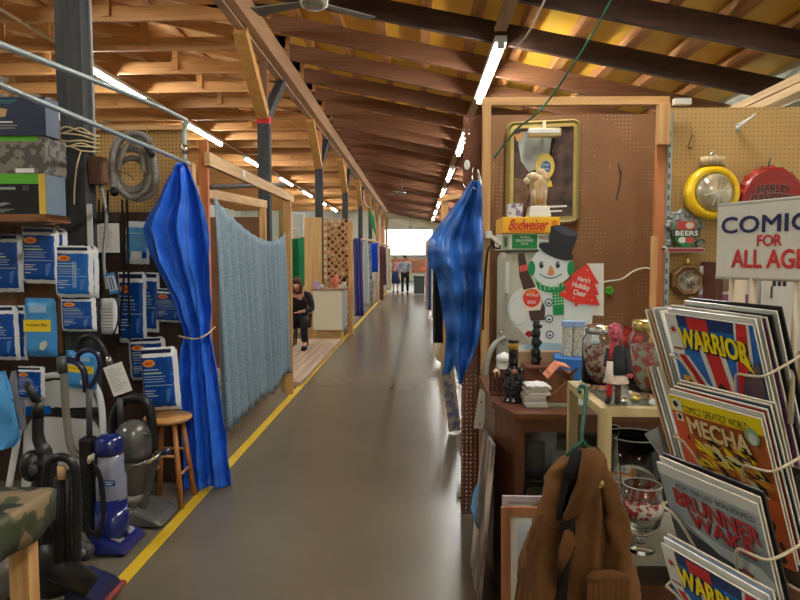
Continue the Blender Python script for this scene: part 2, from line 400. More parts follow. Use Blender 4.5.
carton(-2.25, -1.575, 2.69, 2.84, 1.736, 1.905, 'vacuum_carton', 'black carton with green lid band and yellow edge, lowest on the shelf', blackm, P('grey_blue_card', (110,126,140), .7), lgreen, d_black)
swirl = mat('swirl_printed_card', (84,80,74), (128,120,108), rough=.7, scale=26, detail=1, lo=.48, hi=.52)
def d_sw(m, f, w, h):
    m.rect(f, 0, 0, w-.03, .02, lgreen); m.rect(f, w-.13, h-.022, w-.05, h-.004, paper)
carton(-2.25, -1.572, 2.69, 2.85, 1.906, 2.062, 'patterned_carton', 'swirl-patterned grey carton with green top, middle of the shelf stack', swirl, swirl, lgreen, d_sw)
navyc = P('navy_card', (30,40,66), .5)
def d_nv(m, f, w, h):
    m.poly(f, [(w-.30,.045),(w-.23,.04),(w-.16,.05),(w-.17,.08),(w-.24,.088),(w-.30,.08)], tan); m.poly(f, [(w-.28,.05),(w-.2,.05),(w-.23,.066)], orange, .002)
    for j,(l,q) in enumerate(((.14,.1),(.12,.115),(.13,.126))): m.rect(f, w-.30, q, w-l, q+.006 if j == 0 else q+.004, paper if j == 0 else grey)
    m.rect(f, w-.3, .012, w-.12, .018, P('teal_print', (40,120,120), .5)); m.rect(f, w-.3, .022, w-.14, .026, P('teal_print', (40,120,120), .5))
carton(-2.25, -1.56, 2.68, 2.78, 2.063, 2.222, 'navy_carton', 'navy blue carton on top of the stack on the shelf', navyc, P('scuffed_navy_card', (70,82,100), .5), navyc, d_nv)
c = V((-1.597, 2.815, 2.0635))
t = thing('brown_bottle', c, 'brown bottle with a white top standing on the patterned carton behind the navy one', 'bottle')
MB().lathe([(.020,0),(.022,.01),(.022,.085),(.02,.09)], c, P('amber_plastic', (96,58,36), .25)).build('bottle_body', t)
MB().lathe([(.021,.09),(.021,.125),(.01,.145),(.01,.155),(.0001,.157)], c, white).build('bottle_top', t)
# twine, small box on post
t = MB()
tw = P('twine', (196,176,132), .9)
for k in range(7):
    h = 2.07+.013*k+random.uniform(-.01,.01)
    t.tube(smooth_path([(-1.70,2.985,h+.01*random.uniform(-2,1)), (-1.64,2.978,h+random.uniform(-.02,.02)), (-1.57,2.98,h+random.uniform(-.02,.02)), (-1.545,3.05,h-.01), (-1.56,3.115,h), (-1.7,3.115,h)], 4), .0035, tw, n=5)
t.tube(smooth_path([(-1.565,2.97,2.05), (-1.585,2.965,1.98), (-1.60,2.965,1.88), (-1.605,2.965,1.80)], 4), .004, tw, n=5)
tag(t.build('twine_bundle'), 'pale twine wound round the dark post with a loose end hanging', 'twine')
o = MB().bx(-1.562, -1.50, 3.02, 3.09, 1.90, 2.03, P('brown_box_paint', (96,66,48), .5)).bx(-1.50,-1.494,3.03,3.08,1.91,2.02, P('brown_box_lid', (120,84,62), .5)).build('switch_box', bevel=.006)
tag(o, 'small brown box fixed to the side of the dark post, beside the hose', 'box')
o = MB().tube(smooth_path([(-1.55,3.06,2.8),(-1.548,3.06,2.4),(-1.55,3.06,2.04)],4), .008, grey).tube(smooth_path([(-1.53,3.07,1.9),(-1.50,3.06,1.75),(-1.515,3.05,1.55),(-1.50,3.04,1.4)],4), .008, grey).build('power_cable')
tag(o, 'grey cable running down the side of the dark post', 'cable')
GS = 1.0
# back partition of the booth
struct(MB().bx(-4.6, -1.56, 4.30, 4.33, 1.86, 2.40, peg_left).bx(-4.6, -1.56, 4.27, 4.33, 2.40, 2.43, stud_x), 'partition_pegboard')
struct(MB().bx(-4.6, -1.56, 4.30, 4.33, 0, 1.86, wood('dark_partition_wood', (60,44,32), (78,56,40), 'z')), 'partition_lower')
o = MB().bx(-1.56, -1.50, 4.26, 4.33, 0, 2.18, stud_z).build('timber_stud'); tag(o, 'pale timber stud at the edge of the pegboard, behind the blue tarp', 'stud')
# hose coil
hose_m = mat('grey_hose', (126,122,116), (150,146,138), rough=.5, scale=90, stretch=(1,1,1))
hb = MB(); c = W(134, 168, 4.18)
def loop(cx, cz, rx, rz, dy, a0, a1, n=22): return [V((c.x+cx+rx*math.cos(a0+(a1-a0)*i/n), c.y+dy, c.z+cz+rz*math.sin(a0+(a1-a0)*i/n))) for i in range(n+1)]
path = loop(0,-.04,.10,.10,-.03,0,2*PI) + loop(.0,-.02,.135,.135,-.05,0.2,2*PI) + loop(.02,.0,.125,.20,-.07,.3,1.9*PI)
hb.tube(path, .02, hose_m, n=8)
hb.tube(smooth_path([W(113,192,4.06), W(112,165,4.06), W(114,148,4.06), W(122,136,4.07), W(134,133,4.09), W(147,138,4.1), W(152,152,4.1), W(156,175,4.1), W(153,192,4.11), W(140,199,4.12), W(125,195,4.13)],5), .021, hose_m)
hb.tube(smooth_path([W(118,172,4.08), W(124,150,4.09), W(133,142,4.1), W(141,152,4.1), W(144,172,4.1)],5), .016, hose_m)
t = thing('vacuum_hose', (c.x, 4.18, c.z-.2), 'coiled grey vacuum hose hanging on the pegboard', 'hose')
hb.build('hose', t)
MB().tube([W(113,190,4.05), W(115,193.5,4.03)], .024, blacka).build('hose_cuff', t)
MB().tube([W(146,147,4.06), W(153,156,4.05)], .02, blackm).build('hose_cuff', t)
MB().tube(smooth_path([W(107,170,4.0), W(125,173,3.99), W(136,180,3.99)],4), .003, chrome, n=5).tube([W(147,127,4.28), W(147,140,4.2)], .006, chrome, n=5).build('wire_hook', t)

GS = 1.28
# ---- bags
def pouch(m, f, w, h, t, border, bm_, fm, nx=12, ny=14, wr=.002):
    def z(a, b):
        e = max(0, min(a/w, 1-a/w)*7); g = max(0, min(b/h, 1-b/h)*8)
        return t*min(1, e)**.6*min(1, g)**.6
    A = [w*i/nx for i in range(nx+1)]; B = [h*j/ny for j in range(ny+1)]
    wob = [random.uniform(-1,1)*wr for _ in range(ny+1)]; wob2 = [random.uniform(-1,1)*wr for _ in range(nx+1)]
    G = [[f.p(a+wob[j]*(1-2*abs(a/w-.5)*0), b+wob2[i], z(a,b)) for i,a in enumerate(A)] for j,b in enumerate(B)]
    G2 = [[f.p(a+wob[j], b+wob2[i], -.3*z(a,b)) for i,a in enumerate(A)] for j,b in enumerate(B)]
    bi = border
    m.grid(G, fm, True, lambda j,i: bm_ if (i < bi[0] or i >= nx-bi[1] or j < bi[2] or j >= ny-bi[3]) else fm)
    m.grid(G2, bm_, True)
def bag(x0, y0, x1, y1, Y, label, kind='std', tilt=0, t=.022, grp='packets of vacuum bags on the booth wall', name='vacuum_bag_packet', yawr=0):
    p0 = W(x0, y0, Y); s = Y/F; w = (x1-x0)*s; h = (y1-y0)*s
    u = V((math.cos(tilt)*math.cos(yawr), math.sin(yawr), -math.sin(tilt))).normalized(); n = V((math.sin(yawr), -math.cos(yawr), 0)); d = n.cross(u)
    if d.z > 0: d = -d
    f = Fr(p0, u, d, n)
    T = thing(name, f.p(w/2, h, 0), label, 'packet', grp)
    m = MB()
    fm = {'std': dblue, 'bright': blue, 'light': lblue, 'clear': P('clear_sleeve_blue', (96,170,220), .2)}[kind]
    pouch(m, f, w, h, t, (1,1,2,1) if kind in ('std','bright') else (0,0,0,0) if kind == 'light' else (1,1,2,2), P('bag_white_film', (222,226,228), .3) if kind != 'light' else lblue, fm)
    m.build('pouch', T)
    q = MB(); c = t+.0012
    if kind in ('std','bright'):
        q.rect(f, .08*w, .025*h, .9*w, .085*h, P('header_navy', (24,34,80), .4), .8*t)
        q.oval(f, .30*w, .235*h, .17*w, .058*h, orange, c); q.oval(f, .30*w, .235*h, .11*w, .03*h, P('deep_orange', (214,96,26), .4), c+.0008)
        pale = P('pale_print', (196,214,232), .4); lime = P('pale_lime_print', (188,214,150), .4)
        for j,(b,l,mm,hh) in enumerate(((.33,.55,pale,.012),(.38,.62,lime,.022),(.44,.72,pale,.008),(.48,.66,pale,.008),(.52,.70,pale,.008),(.58,.88,pale,.009),(.66,.42,paper,.01),(.70,.36,paper,.01),(.74,.48,paper,.01),(.80,.3,paper,.01))):
            q.rect(f, .14*w, b*h, l*w, (b+hh)*h, mm, c)
        q.poly(f, [(.70*w,.66*h),(.82*w,.62*h),(.84*w,.66*h),(.76*w,.86*h),(.70*w,.84*h)], P('mid_blue_print', (70,120,190), .4), c)
        if kind == 'bright':
            for a in (.52,.56,.6): q.rect(f, a*w, .30*h, (a+.015)*w, .8*h, pale, c+.0008)
    elif kind == 'light':
        q.rect(f, .05*w, .36*h, .93*w, .56*h, yellow, c); q.text(f, 'Vacuum  Bag', .14*w, .42*h, .80*w, .48*h, blackm, c+.001)
        q.poly(f, [(.55*w,.76*h),(.75*w,.70*h),(.80*w,.78*h),(.66*w,.88*h),(.54*w,.86*h)], P('pale_tan_print', (206,206,180), .5), c); q.rect(f, .25*w, .12*h, .8*w, .24*h, P('pale_blue_print', (160,200,232), .4), c)
    else:
        q.rect(f, .25*w, .70*h, .70*w, .86*h, paper, c); q.rect(f, .72*w, .72*h, .9*w, .86*h, dblue, c); q.rect(f, .14*w, .26*h, .75*w, .30*h, P('pale_blue_print', (160,200,232), .4), c)
        for j in range(5): q.rect(f, .2*w, (.36+.05*j)*h, .8*w, (.37+.05*j)*h, P('pale_blue_print', (160,200,232), .4), c)
    q.build('printing', T)
    return T
YB1 = 2.86
bag(-14, 234, 23, 293, 2.88, 'dark blue packet with orange oval cut off at the left edge, under the shelf', 'std')
bag(30, 229, 68, 272, 2.93, 'dark blue packet mostly hidden behind the second packet under the shelf', 'std')
bag(22, 227, 60, 284, 2.85, 'dark blue packet with orange oval, directly under the shelf end', 'std', .02)
bag(62, 246, 99, 299, 2.91, 'blue packet peeping out behind the bright blue packet on the post', 'std')
bag(55, 246, 94, 298, 2.86, 'bright blue packet with many white letter strokes, hung before the post', 'bright', .01)
bag(3, 305, 29, 361, 2.93, 'dark blue packet with white edge behind the low packet at left edge', 'std', .03)
bag(-16, 306, 19, 362, 2.88, 'dark blue packet with broad white edge, low at the left edge', 'std', -.02)
bag(25, 298, 57, 358, 2.90, 'light blue bag with a yellow band, low on the brown panel', 'light', 0, .03)
bag(61, 296, 97, 332, 2.90, 'dark blue packet hanging below the bright blue packet', 'std')
bag(140, 272, 160, 333, 3.335, 'white-edged packet half hidden behind the tall packet beside the hose tag', 'std', .03)
bag(118, 272, 147, 344, 3.315, 'tall dark blue packet with orange oval under the barcode bag', 'std', .015)
bag(126, 221, 150, 264, 3.335, 'pale blue plastic sleeve with white barcode label below the hose', 'clear', .03, .008)
bag(156, 288, 186, 322, 3.33, 'blue packet with a pink mark partly behind the tarp', 'std', .05)
bag(128, 338, 166, 382, 3.32, 'dark blue packet behind the packet on the stool', 'std', -.05)
b_ = bag(140, 348, 178, 413, 3.05, 'blue packet with orange oval leaning upright on the stool', 'std', -.06, .04)
bag(66, 350, 100, 388, 2.93, 'packet partly hidden behind the blue looped vacuum handle', 'light', .1, .015)
bag(18, 366, 46, 400, 2.93, 'dark blue packet low on the panel behind the white folding chair', 'std', .02)
# paper, strip, tag
o = MB(); f = front(96, 222, 3.12); o.rect(f, 0,0,.12,.165, blackm, -.001); o.rect(f, .004,.006,.115,.15, paper, .001)
for j in range(9): o.rect(f, .015,.025+.012*j,.06+.03*random.random(),.0275+.012*j, grey, .002)
tag(o.build('paper_notice', solid=.001), 'white printed notice in a dark sleeve right of the post', 'paper')
o = MB(); f = front(87, 204, 2.99); o.rect(f, 0,0,.026,.24, white, .004); tag(o.build('white_strip', solid=.004), 'narrow white strip hanging on the face of the dark post', 'strip')
o = MB(); f = Fr(W(105,274,3.0), (.97,0,.22), (.22,0,-.97), (0,-1,0)); o.rect(f, 0,0,.045,.10, lblue, .0); o.rect(f, .004,.014,.041,.085, white, .001); o.rect(f, .012,.02,.018,.08, dblue, .002); o.rect(f, .024,.02,.03,.08, dblue, .002)
tag(o.build('small_tag', solid=.001), 'small blue and white tag tilted beside the bright blue packet', 'tag')
T = thing('round_packet', W(109,335,3.05), 'whitish packet in a round cord loop left of the tall packet', 'packet')
m = MB(); f = front(100, 298, 3.05); pouch(m, f, .085, .175, .02, (0,0,0,0), white, white)
for j in range(7): m.rect(f, .02, .05+.015*j, .07, .054+.015*j, grey, .022)
m.build('pouch', T); MB().tube(smooth_path([f.p(.0,.0,.03), f.p(.09,.0,.03), f.p(.10,.1,.03), f.p(.07,.18,.03), f.p(.02,.19,.03), f.p(-.01,.1,.03), f.p(0,0,.03)],5), .004, blackm, n=5).build('cord', T)
o = MB()
for (a,b,c_) in ((99,200,265),(103,205,300),(108,190,285),(122,200,345),(127,196,340)):
    o.tube(smooth_path([W(a,b,3.3), W(a+random.uniform(-3,3),(b+c_)/2,3.28), W(a+random.uniform(-4,4),c_,3.3)],5), .006, blackm, n=5)
tag(o.build('electric_cables'), 'black cables hanging down below the coiled hose', 'cable')

# ---- carrier bags at left edge
def sack(name, rows, Y, m, label, th=.06):
    G = []
    for (y, a, b) in rows:
        r = []
        for i in range(17):
            u = i/16; p = W(a+(b-a)*u, y, Y); q = math.sin(PI*u)
            p.y -= th*q*(.6+.4*math.sin(y*.1)) + .012*math.sin(u*17+y*.13); r.append(p)
        G.append(r)
    o = MB(); o.grid(G, m); G2 = [[V((p.x, 2*Y-p.y, p.z)) for p in r] for r in G]; o.grid(G2, m)
    ob = o.build(name); return tag(ob, label, 'bag')
sack('carrier_bag', [(372,-4,3),(385,-8,8),(400,-12,13),(420,-14,18),(438,-14,20),(447,-10,14)], 2.76, sky, 'bright sky-blue plastic bag hanging at the left edge by the chair')
sack('plastic_sleeve_bag', [(371,13,15),(380,10,18),(392,8,22),(404,7,25),(430,7,26)], 2.93, P('milky_plastic', (200,204,214), .2, trans=.5), 'clear milky plastic bag pinched at its top beside the sky-blue bag', .02)

GS = 1.0
# ---- folding chair
Yc = 3.80
t = thing('folding_chair', (W(60,300,Yc).x, Yc-.1, 0), 'white folding chair folded flat, leaning behind the vacuums', 'chair')
def CP(x, y): 
    p = W(x, y, Yc); k = (p.z-.45)*.12; return W(x, y, Yc-.0+k*.6-.03)
MB().tube(smooth_path([CP(8,492), CP(20,425), CP(28,392), CP(38,379), CP(55,375), CP(80,376), CP(95,386), CP(102,410), CP(104,470), CP(106,530)], 4), .019, white).build('tube_frame', t)
fr_, sx_, sy_ = lf(60, 440, Yc-.02)
pan = P('chair_white', (206,208,206), .5)
sq = lambda pts: [(x*sx_, y*sy_) for x, y in pts]
MB().prism(fr_, sq([(30,400),(38,385),(55,381),(82,382),(93,391),(98,407),(60,408),(28,408)]), -.016, 0, pan).build('backrest', t, bevel=.004)
MB().prism(fr_, sq([(24,432),(32,420),(46,417),(92,420),(100,432),(102,530),(16,530)]), -.02, 0, pan).build('seat', t, bevel=.004)
MB().prism(fr_, sq([(26,407),(52,406),(52,414),(25,416)]), .0, .004, blue).build('label_strip', t)
MB().prism(fr_, sq([(56,407),(100,412),(100,418),(56,415)]), .0, .004, blackm).build('label_strip', t)
for x, xb in ((8,-4),(106,108)): 
    a = CP(x, 490 if x < 50 else 528); MB().tube([a, V((W(xb,530,Yc-.2).x, Yc-.22, .0))], .017, white).build('leg', t)

# ---- uprights
def ribs(m, pts, r, mt, n=10):
    R = []
    q = smooth_path(pts, 8)
    m.tube(q, [r*(1 if i % 2 else .88) for i in range(len(q))], mt, n=n)
# blue upright vacuum
Yv = 3.30; c0 = V((W(111,500,Yv).x, Yv, 0))
t = thing('upright_vacuum', c0, 'blue upright vacuum with clear dust bin and looped cord', 'vacuum cleaner', 'upright vacuum cleaners beside the yellow line')
vb = P('vacuum_blue', (18,34,104), .22, coat=.5)
def zz(y, Y=Yv): return W(400, y, Y).z
f = MB(); xa = W(104,300,Yv).x; xb = W(140,300,Yv).x
f.hexa([(c0.x-.06,Yv-.13,.012),(c0.x+.13,Yv-.13,.012),(c0.x+.13,Yv+.15,.012),(c0.x-.06,Yv+.15,.012),(c0.x-.06,Yv-.12,.12),(c0.x+.10,Yv-.12,.045),(c0.x+.10,Yv+.14,.045),(c0.x-.06,Yv+.14,.12)], vb)
f.build('floor_head', t, bevel=.012)
MB().hexa([(c0.x+.02,Yv-.08,.085),(c0.x+.08,Yv-.08,.06),(c0.x+.08,Yv+.1,.06),(c0.x+.02,Yv+.1,.085),(c0.x+.02,Yv-.08,.09),(c0.x+.08,Yv-.08,.066),(c0.x+.08,Yv+.1,.066),(c0.x+.02,Yv+.1,.09)], grey).build('clear_window', t)
for yy in (-.15,): MB().tube([(c0.x-.07, Yv+yy-.02, .05), (c0.x-.07, Yv+yy+.015, .05)], .048, darkgrey, n=18).tube([(c0.x-.07, Yv+yy-.024, .05), (c0.x-.07, Yv+yy-.02, .05)], .018, grey, n=12).build('wheel', t)
MB().lathe([(.085,.06),(.088,.12),(.082,.28),(.075,zz(506))], c0, vb, sy=1.0).build('motor_body', t)
MB().lathe([(.072,zz(506)),(.078,zz(500)),(.078,zz(480)),(.066,zz(472)),(.066,zz(456))], c0+V((.005,0,0)), P('smoky_bin', (166,172,196), .12, trans=.45), sy=1).build('dust_bin', t)
MB().lathe([(.07,zz(456)),(.075,zz(450)),(.07,zz(441)),(.045,zz(437)),(.0001,zz(436))], c0, vb).build('bin_lid', t)
g = Fr((c0.x-.01, Yv-.082, zz(478)), (1,0,0), (0,0,-1), (0,-1,0)); MB().rect(g,0.02,0,.075,.03,dblue,.0).rect(g,.026,.006,.068,.012,paper,.001).rect(g,.026,.018,.06,.023,paper,.001).build('bin_label', t)
MB().bx(c0.x-.155,c0.x-.085,Yv-.03,Yv+.05,zz(535),zz(440),blacka).build('rear_spine', t, bevel=.012)
hx = W(85,300,Yv).x
MB().tube([(hx,Yv,zz(445)), (hx+.005,Yv,zz(390))], .016, darkgrey).build('handle_pole', t)
MB().tube(smooth_path([W(86,392,Yv), W(84,372,Yv), W(76,362,Yv), W(66,360,Yv), W(62,366,Yv)],5), .017, navy).tube(smooth_path([W(86,392,Yv), W(95,380,Yv), W(100,366,Yv), W(97,354,Yv), W(88,350,Yv), W(79,354,Yv), W(77,361,Yv)],5), .014, navy).build('handle_loop', t)
MB().tube(smooth_path([W(62,362,Yv-.02), W(64,376,Yv-.02), W(65,400,Yv-.02), W(68,430,Yv-.02), W(71,447,Yv-.02), W(78,455,Yv-.01), W(88,457,Yv)],5), .02, P('wand_grey', (128,124,114), .4)).build('hose_wand', t)
MB().tube([W(61,357,Yv-.02), W(63,373,Yv-.02)], .026, darkgrey).build('wand_cuff', t)
m = MB()
for k in range(4): m.tube(smooth_path([W(88,462,Yv-.1), W(84-k*.8,480,Yv-.11), W(83,510+3*k,Yv-.11), W(90,530+3*k,Yv-.11), W(101,528+2*k,Yv-.12), W(105-k,505,Yv-.12), W(101-k,475,Yv-.11), W(92,461,Yv-.1)],5), .0065, blackm, n=6)
m.build('power_cord', t); MB().hexa([W(87,461,Yv-.12),W(93,457,Yv-.12),W(94,460,Yv-.1),W(88,465,Yv-.1),W(88,456,Yv-.12),W(94,453,Yv-.12),W(95,455,Yv-.1),W(89,459,Yv-.1)], cream).build('cord_clip', t)
# grey upright vacuum
Yg = 3.66; c0 = V((W(134,300,Yg).x, Yg, 0)); zz = lambda y: W(400,y,Yg).z
t = thing('upright_vacuum', c0, 'silver-grey domed upright vacuum with black arched frame beside the stool', 'vacuum cleaner', 'upright vacuum cleaners beside the yellow line')
vg = P('vacuum_grey', (96,96,92), .25, coat=.3, metal=.3); vd = P('vacuum_brown_grey', (84,80,72), .35)
m = MB().hexa([(c0.x-.02,Yg-.14,.012),(c0.x+.19,Yg-.14,.012),(c0.x+.19,Yg+.15,.012),(c0.x-.02,Yg+.15,.012),(c0.x+.0,Yg-.13,.11),(c0.x+.15,Yg-.13,.05),(c0.x+.15,Yg+.14,.05),(c0.x+.0,Yg+.14,.11)], vg); m.build('floor_head', t, bevel=.015)
MB().lathe([(.07,.10),(.085,.2),(.075,zz(495))], c0+V((-.03,0,0)), P('vacuum_pale_grey', (140,136,124), .5)).build('lower_body', t)
MB().lathe([(.078,zz(495)),(.095,zz(490)),(.10,zz(466)),(.09,zz(458))], c0+V((-.03,0,0)), vd).build('dust_bin', t)
MB().lathe([(.10,zz(460)),(.108,zz(452)),(.107,zz(440)),(.097,zz(431)),(.07,zz(425)),(.03,zz(422)),(.0001,zz(421))], c0+V((-.025,0,0)), vg).tube(smooth_path([c0+V((-.12,-.03,zz(436))), c0+V((-.02,-.08,zz(430))), c0+V((.09,-.03,zz(436)))],4), .008, darkgrey).build('dome', t)
MB().tube(smooth_path([W(113,440,Yg+.05), W(115,415,Yg+.04), W(124,401,Yg+.03), W(138,398,Yg+.03), W(148,405,Yg+.03), W(152,425,Yg+.03), W(153,452,Yg+.03)],5), .028, blacka).build('arched_frame', t)
MB().tube([W(121,425,Yg), W(120,398,Yg)], .018, darkgrey).build('handle_stem', t)
m = MB().tube(smooth_path([W(120,398,Yg+.02), W(112,372,Yg+.02), W(105,352,Yg+.02), W(97,340,Yg+.02), W(88,336,Yg+.02), W(80,341,Yg+.02), W(78,352,Yg+.02)],5), .017, blacka); m.build('curved_handle', t)
MB().tube([W(108,356,Yg+.01), W(111,366,Yg+.01)], .019, chrome).build('metal_collar', t)
MB().tube([W(134,466,Yg-.1), W(148,462,Yg-.1), W(164,452,Yg-.05)], .013, chrome).tube([W(163,453,Yg-.06), W(170,450,Yg-.05)], .02, navy).build('hose_pipe', t)
MB().bar(W(138,528,Yg-.06), W(158,452,Yg-.03), .02, .035, darkgrey).build('side_strut', t)
f = Fr(W(103,368,Yg-.1), (.94,0,.33), (.33,0,-.94), (0,-1,0)); q = MB(); q.rect(f,0,0,.115,.175,paper,0)
for j in range(10): q.rect(f,.012,.02+.014*j,.05+.05*random.random(),.0225+.014*j,grey,.0012)
tag(q.build('price_sheet', solid=.001), 'white handwritten sheet hanging on the grey vacuum handle', 'paper')
# black upright vacuum
Yk = 2.72; c0 = V((W(52,300,Yk).x, Yk, 0)); zz = lambda y: W(400,y,Yk).z
t = thing('upright_vacuum', c0, 'black upright vacuum with ribbed hose loop behind the camouflage table', 'vacuum cleaner', 'upright vacuum cleaners beside the yellow line')
MB().tube([W(25,383,Yk), W(29,388,Yk), W(38,404,Yk)], [.012,.017,.019], blacka).tube([W(38,402,Yk), W(38,418,Yk)], .025, blacka).build('grip', t)
MB().tube(smooth_path([W(38,416,Yk), W(38,435,Yk), W(41,446,Yk), W(45,456,Yk), W(46,475,Yk), W(46,500,Yk)],4), [.024]*5+[.026]*4+[.034]*4+[.05]*4+[.06]*4, blacka) .build('neck', t)
MB().ball(W(32,466,Yk-.02), (.05,.05,.07), blacka).ball(W(33,470,Yk-.06), (.02,.015,.025), darkgrey).build('shoulder_housing', t)
MB().tube([W(46,485,Yk+.03), W(52,530,Yk+.02), W(56,570,Yk+.0), W(58,590,Yk-.0)], [.085,.09,.09,.08], blacka, n=16).build('motor_body', t)
m = MB(); ribs(m, [W(47,566,Yk-.08), W(46,520,Yk-.09), W(46,480,Yk-.09), W(50,463,Yk-.09), W(61,457,Yk-.09), W(72,463,Yk-.09), W(76,480,Yk-.09), W(77,520,Yk-.09), W(77,560,Yk-.08)], .02, blacka); m.build('hose_loop', t)
MB().tube([W(67,470,Yk-.08), W(68,560,Yk-.08)], .017, blacka).tube([W(58,478,Yk-.1), W(58,562,Yk-.1)], .018, blackm).build('wand_pair', t)
MB().tube([W(61.5,466,Yk-.1), W(61.8,479,Yk-.1)], .018, tan).build('wand_tip', t)
xx = c0.x
m = MB().hexa([(xx+.03,Yk-.06,.01),(xx+.21,Yk-.06,.01),(xx+.21,Yk+.18,.01),(xx+.03,Yk+.18,.01),(xx+.03,Yk-.05,.12),(xx+.17,Yk-.05,.06),(xx+.17,Yk+.17,.06),(xx+.03,Yk+.17,.12)], navy); m.build('floor_head', t, bevel=.02)
MB().bx(xx+.195,xx+.218,Yk-.02,Yk+.16,.02,.045,P('red_trim', (150,70,60), .4)).build('bumper', t, bevel=.008)
MB().tube([(xx-.02,Yk-.02,.30),(xx+.02,Yk-.05,.2),(xx+.14,Yk-.02,.10)], [.09,.07,.05], blacka, n=14).build('pivot', t)
# stool
c0 = V((W(164,300,3.93).x, 3.95, 0)); sz = W(0,416,3.9).z
t = thing('wooden_stool', c0, 'round wooden stool holding a blue packet beside the tarp', 'stool')
MB().lathe([(.0001,sz-.035),(.13,sz-.035),(.148,sz-.02),(.148,sz-.008),(.14,sz),(.0001,sz)], c0, stool_w, n=28).build('seat', t)
for k in range(4):
    a = PI/4+PI/2*k; d = V((math.cos(a), math.sin(a), 0))
    MB().tube([c0+d*.09+V((0,0,sz-.035)), c0+d*.165+V((0,0,0))], [.016,.019], wood('stool_leg_wood', (168,104,54), (190,128,72), 'z', rough=.4)).build('leg', t)
for k in range(4):
    a = PI/4+PI/2*k; d = V((math.cos(a), math.sin(a), 0)); e = V((-d.y, d.x, 0))
    h = .20 if k % 2 else .32; rr_ = .09+.075*(1-h/sz); MB().tube([c0+d*rr_+V((0,0,h)), c0+e*rr_+V((0,0,h))], .009, stool_w).build('rung', t)
# camouflage table
def camo_mat():
    m = mat('camouflage_cloth', (62,70,48), (132,112,82), rough=.5, scale=9, detail=2, lo=.5, hi=.54)
    nt = m.node_tree; L = nt.links.new; b = nt.nodes['Principled BSDF']; old = b.inputs['Base Color'].links[0].from_socket
    tc = nt.nodes.new('ShaderNodeTexCoord'); n = nt.nodes.new('ShaderNodeTexNoise'); n.inputs['Scale'].default_value = 7
    mp = nt.nodes.new('ShaderNodeMapping'); mp.inputs['Location'].default_value = (5,3,1); L(tc.outputs['Object'], mp.inputs[0]); L(mp.outputs[0], n.inputs[0])
    r = nt.nodes.new('ShaderNodeValToRGB'); r.color_ramp.elements[0].position = .52; r.color_ramp.elements[1].position = .55; L(n.outputs['Fac'], r.inputs[0])
    mx = nt.nodes.new('ShaderNodeMix'); mx.data_type = 'RGBA'; L(r.outputs[0], mx.inputs[0]); L(old, mx.inputs[6]); mx.inputs[7].default_value = srgb(30,42,34); L(mx.outputs[2], b.inputs['Base Color'])
    return m
camo = camo_mat()
t = thing('work_table', (-1.7, 1.95, 0), 'wooden table under the camouflage cloth at the lower left corner', 'table')
XE = W(55,487,2.24).x; ZT = W(55,487,2.24).z
MB().bx(XE-1.0, XE-.03, 1.3, 2.21, ZT-.035, ZT-.008, brown_x).build('tabletop', t)
for (x,y) in ((XE-.075,2.16),(XE-.95,2.16),(XE-.075,1.4),(XE-.95,1.4)): MB().bx(x-.035,x+.035,y-.03,y+.03,0,ZT-.035,stud_z).build('leg', t)
N = 26; ring = []
for i in range(N+1): ring.append(V((XE-1.07+1.07*i/N, 2.24, 0)))
for i in range(1,N+1): ring.append(V((XE, 2.24-.98*i/N, 0)))
for i in range(1,N+1): ring.append(V((XE-1.07*i/N, 1.26, 0)))
for i in range(1,N+1): ring.append(V((XE-1.07, 1.26+.98*i/N, 0)))
G = [[V((XE-.5,1.75,ZT))]*len(ring), [V((p.x-.012*(p.x>XE-.03), p.y-.01*(p.y>2.2), ZT)) for p in ring]]
for k,dz in enumerate((.010,.045,.09,.125)):
    G.append([V((p.x+(.003+.008*k*.5*math.sin(i*.9))*(p.x>XE-.01), p.y+.002+.005*k*.5*math.sin(i*.8), ZT-dz+(.012*math.sin(i*.35) if k == 3 else 0))) for i,p in enumerate(ring)])
o = MB(); o.grid(G, camo); tag(o.build('camouflage_cloth', solid=.004), 'camouflage cloth draped over the wooden work table', 'tablecloth')
o = MB().ball(W(-4,592,2.75)-V((0,0,W(-4,592,2.75).z-.10)), (.10,.12,.10), P('canister_grey',(150,152,150),.3), 18); tag(o.build('metal_canister'), 'rounded silver-grey canister on the floor under the camouflage table', 'canister')

# ---- left tarp with tie
from mathutils import noise
def drape(name, rows, folds, amp, m, n=60, th=.003, ph=0, crinkle=.012, mid=.45):
    G = []
    for k in range(len(rows)-1):
        for s in range(6):
            u = s/6; G.append([rows[k][q]*(1-u)+rows[k+1][q]*u for q in range(4)])
    G.append(list(rows[-1][:4])); H = []
    for j,(y,xl,xr,Y) in enumerate(G):
        r = []
        for i in range(n+1):
            u = i/n; p = W(xl+(xr-xl)*u, y, Y); w = (xr-xl)*Y/F
            a = 2*PI*folds*u+ph+.9*math.sin(j*.06+ph); q = math.sin(a); q = math.copysign(abs(q)**.75, q)
            p.y += amp*min(1, .3+w*1.3)*(q + mid*math.sin(2*PI*folds*2.3*u+1.3+j*.04))
            p.y += crinkle*noise.noise(V((p.x*14, p.z*7, ph)))*2; r.append(p)
        H.append(r)
    b = MB(); b.grid(H, m); return b.build(name, solid=th)
ob = drape('blue_tarp', [(163,176,186,4.07),(172,171,191,4.07),(190,160,199,4.07),(210,148,206,4.07),(228,139,210,4.07),(245,143,212,4.07),(270,155,212,4.08),(300,172,212,4.1),(325,181,212,4.12),(336,184,211,4.12),(348,182,213,4.12),(380,182,218,4.12),(430,184,225,4.14),(470,186,229,4.15),(488,187,231,4.15)], 2.6, .06, tarp, n=90, crinkle=.016, mid=.3)
tag(ob, 'blue tarpaulin tied in at its waist, hanging beside the stool', 'tarp')
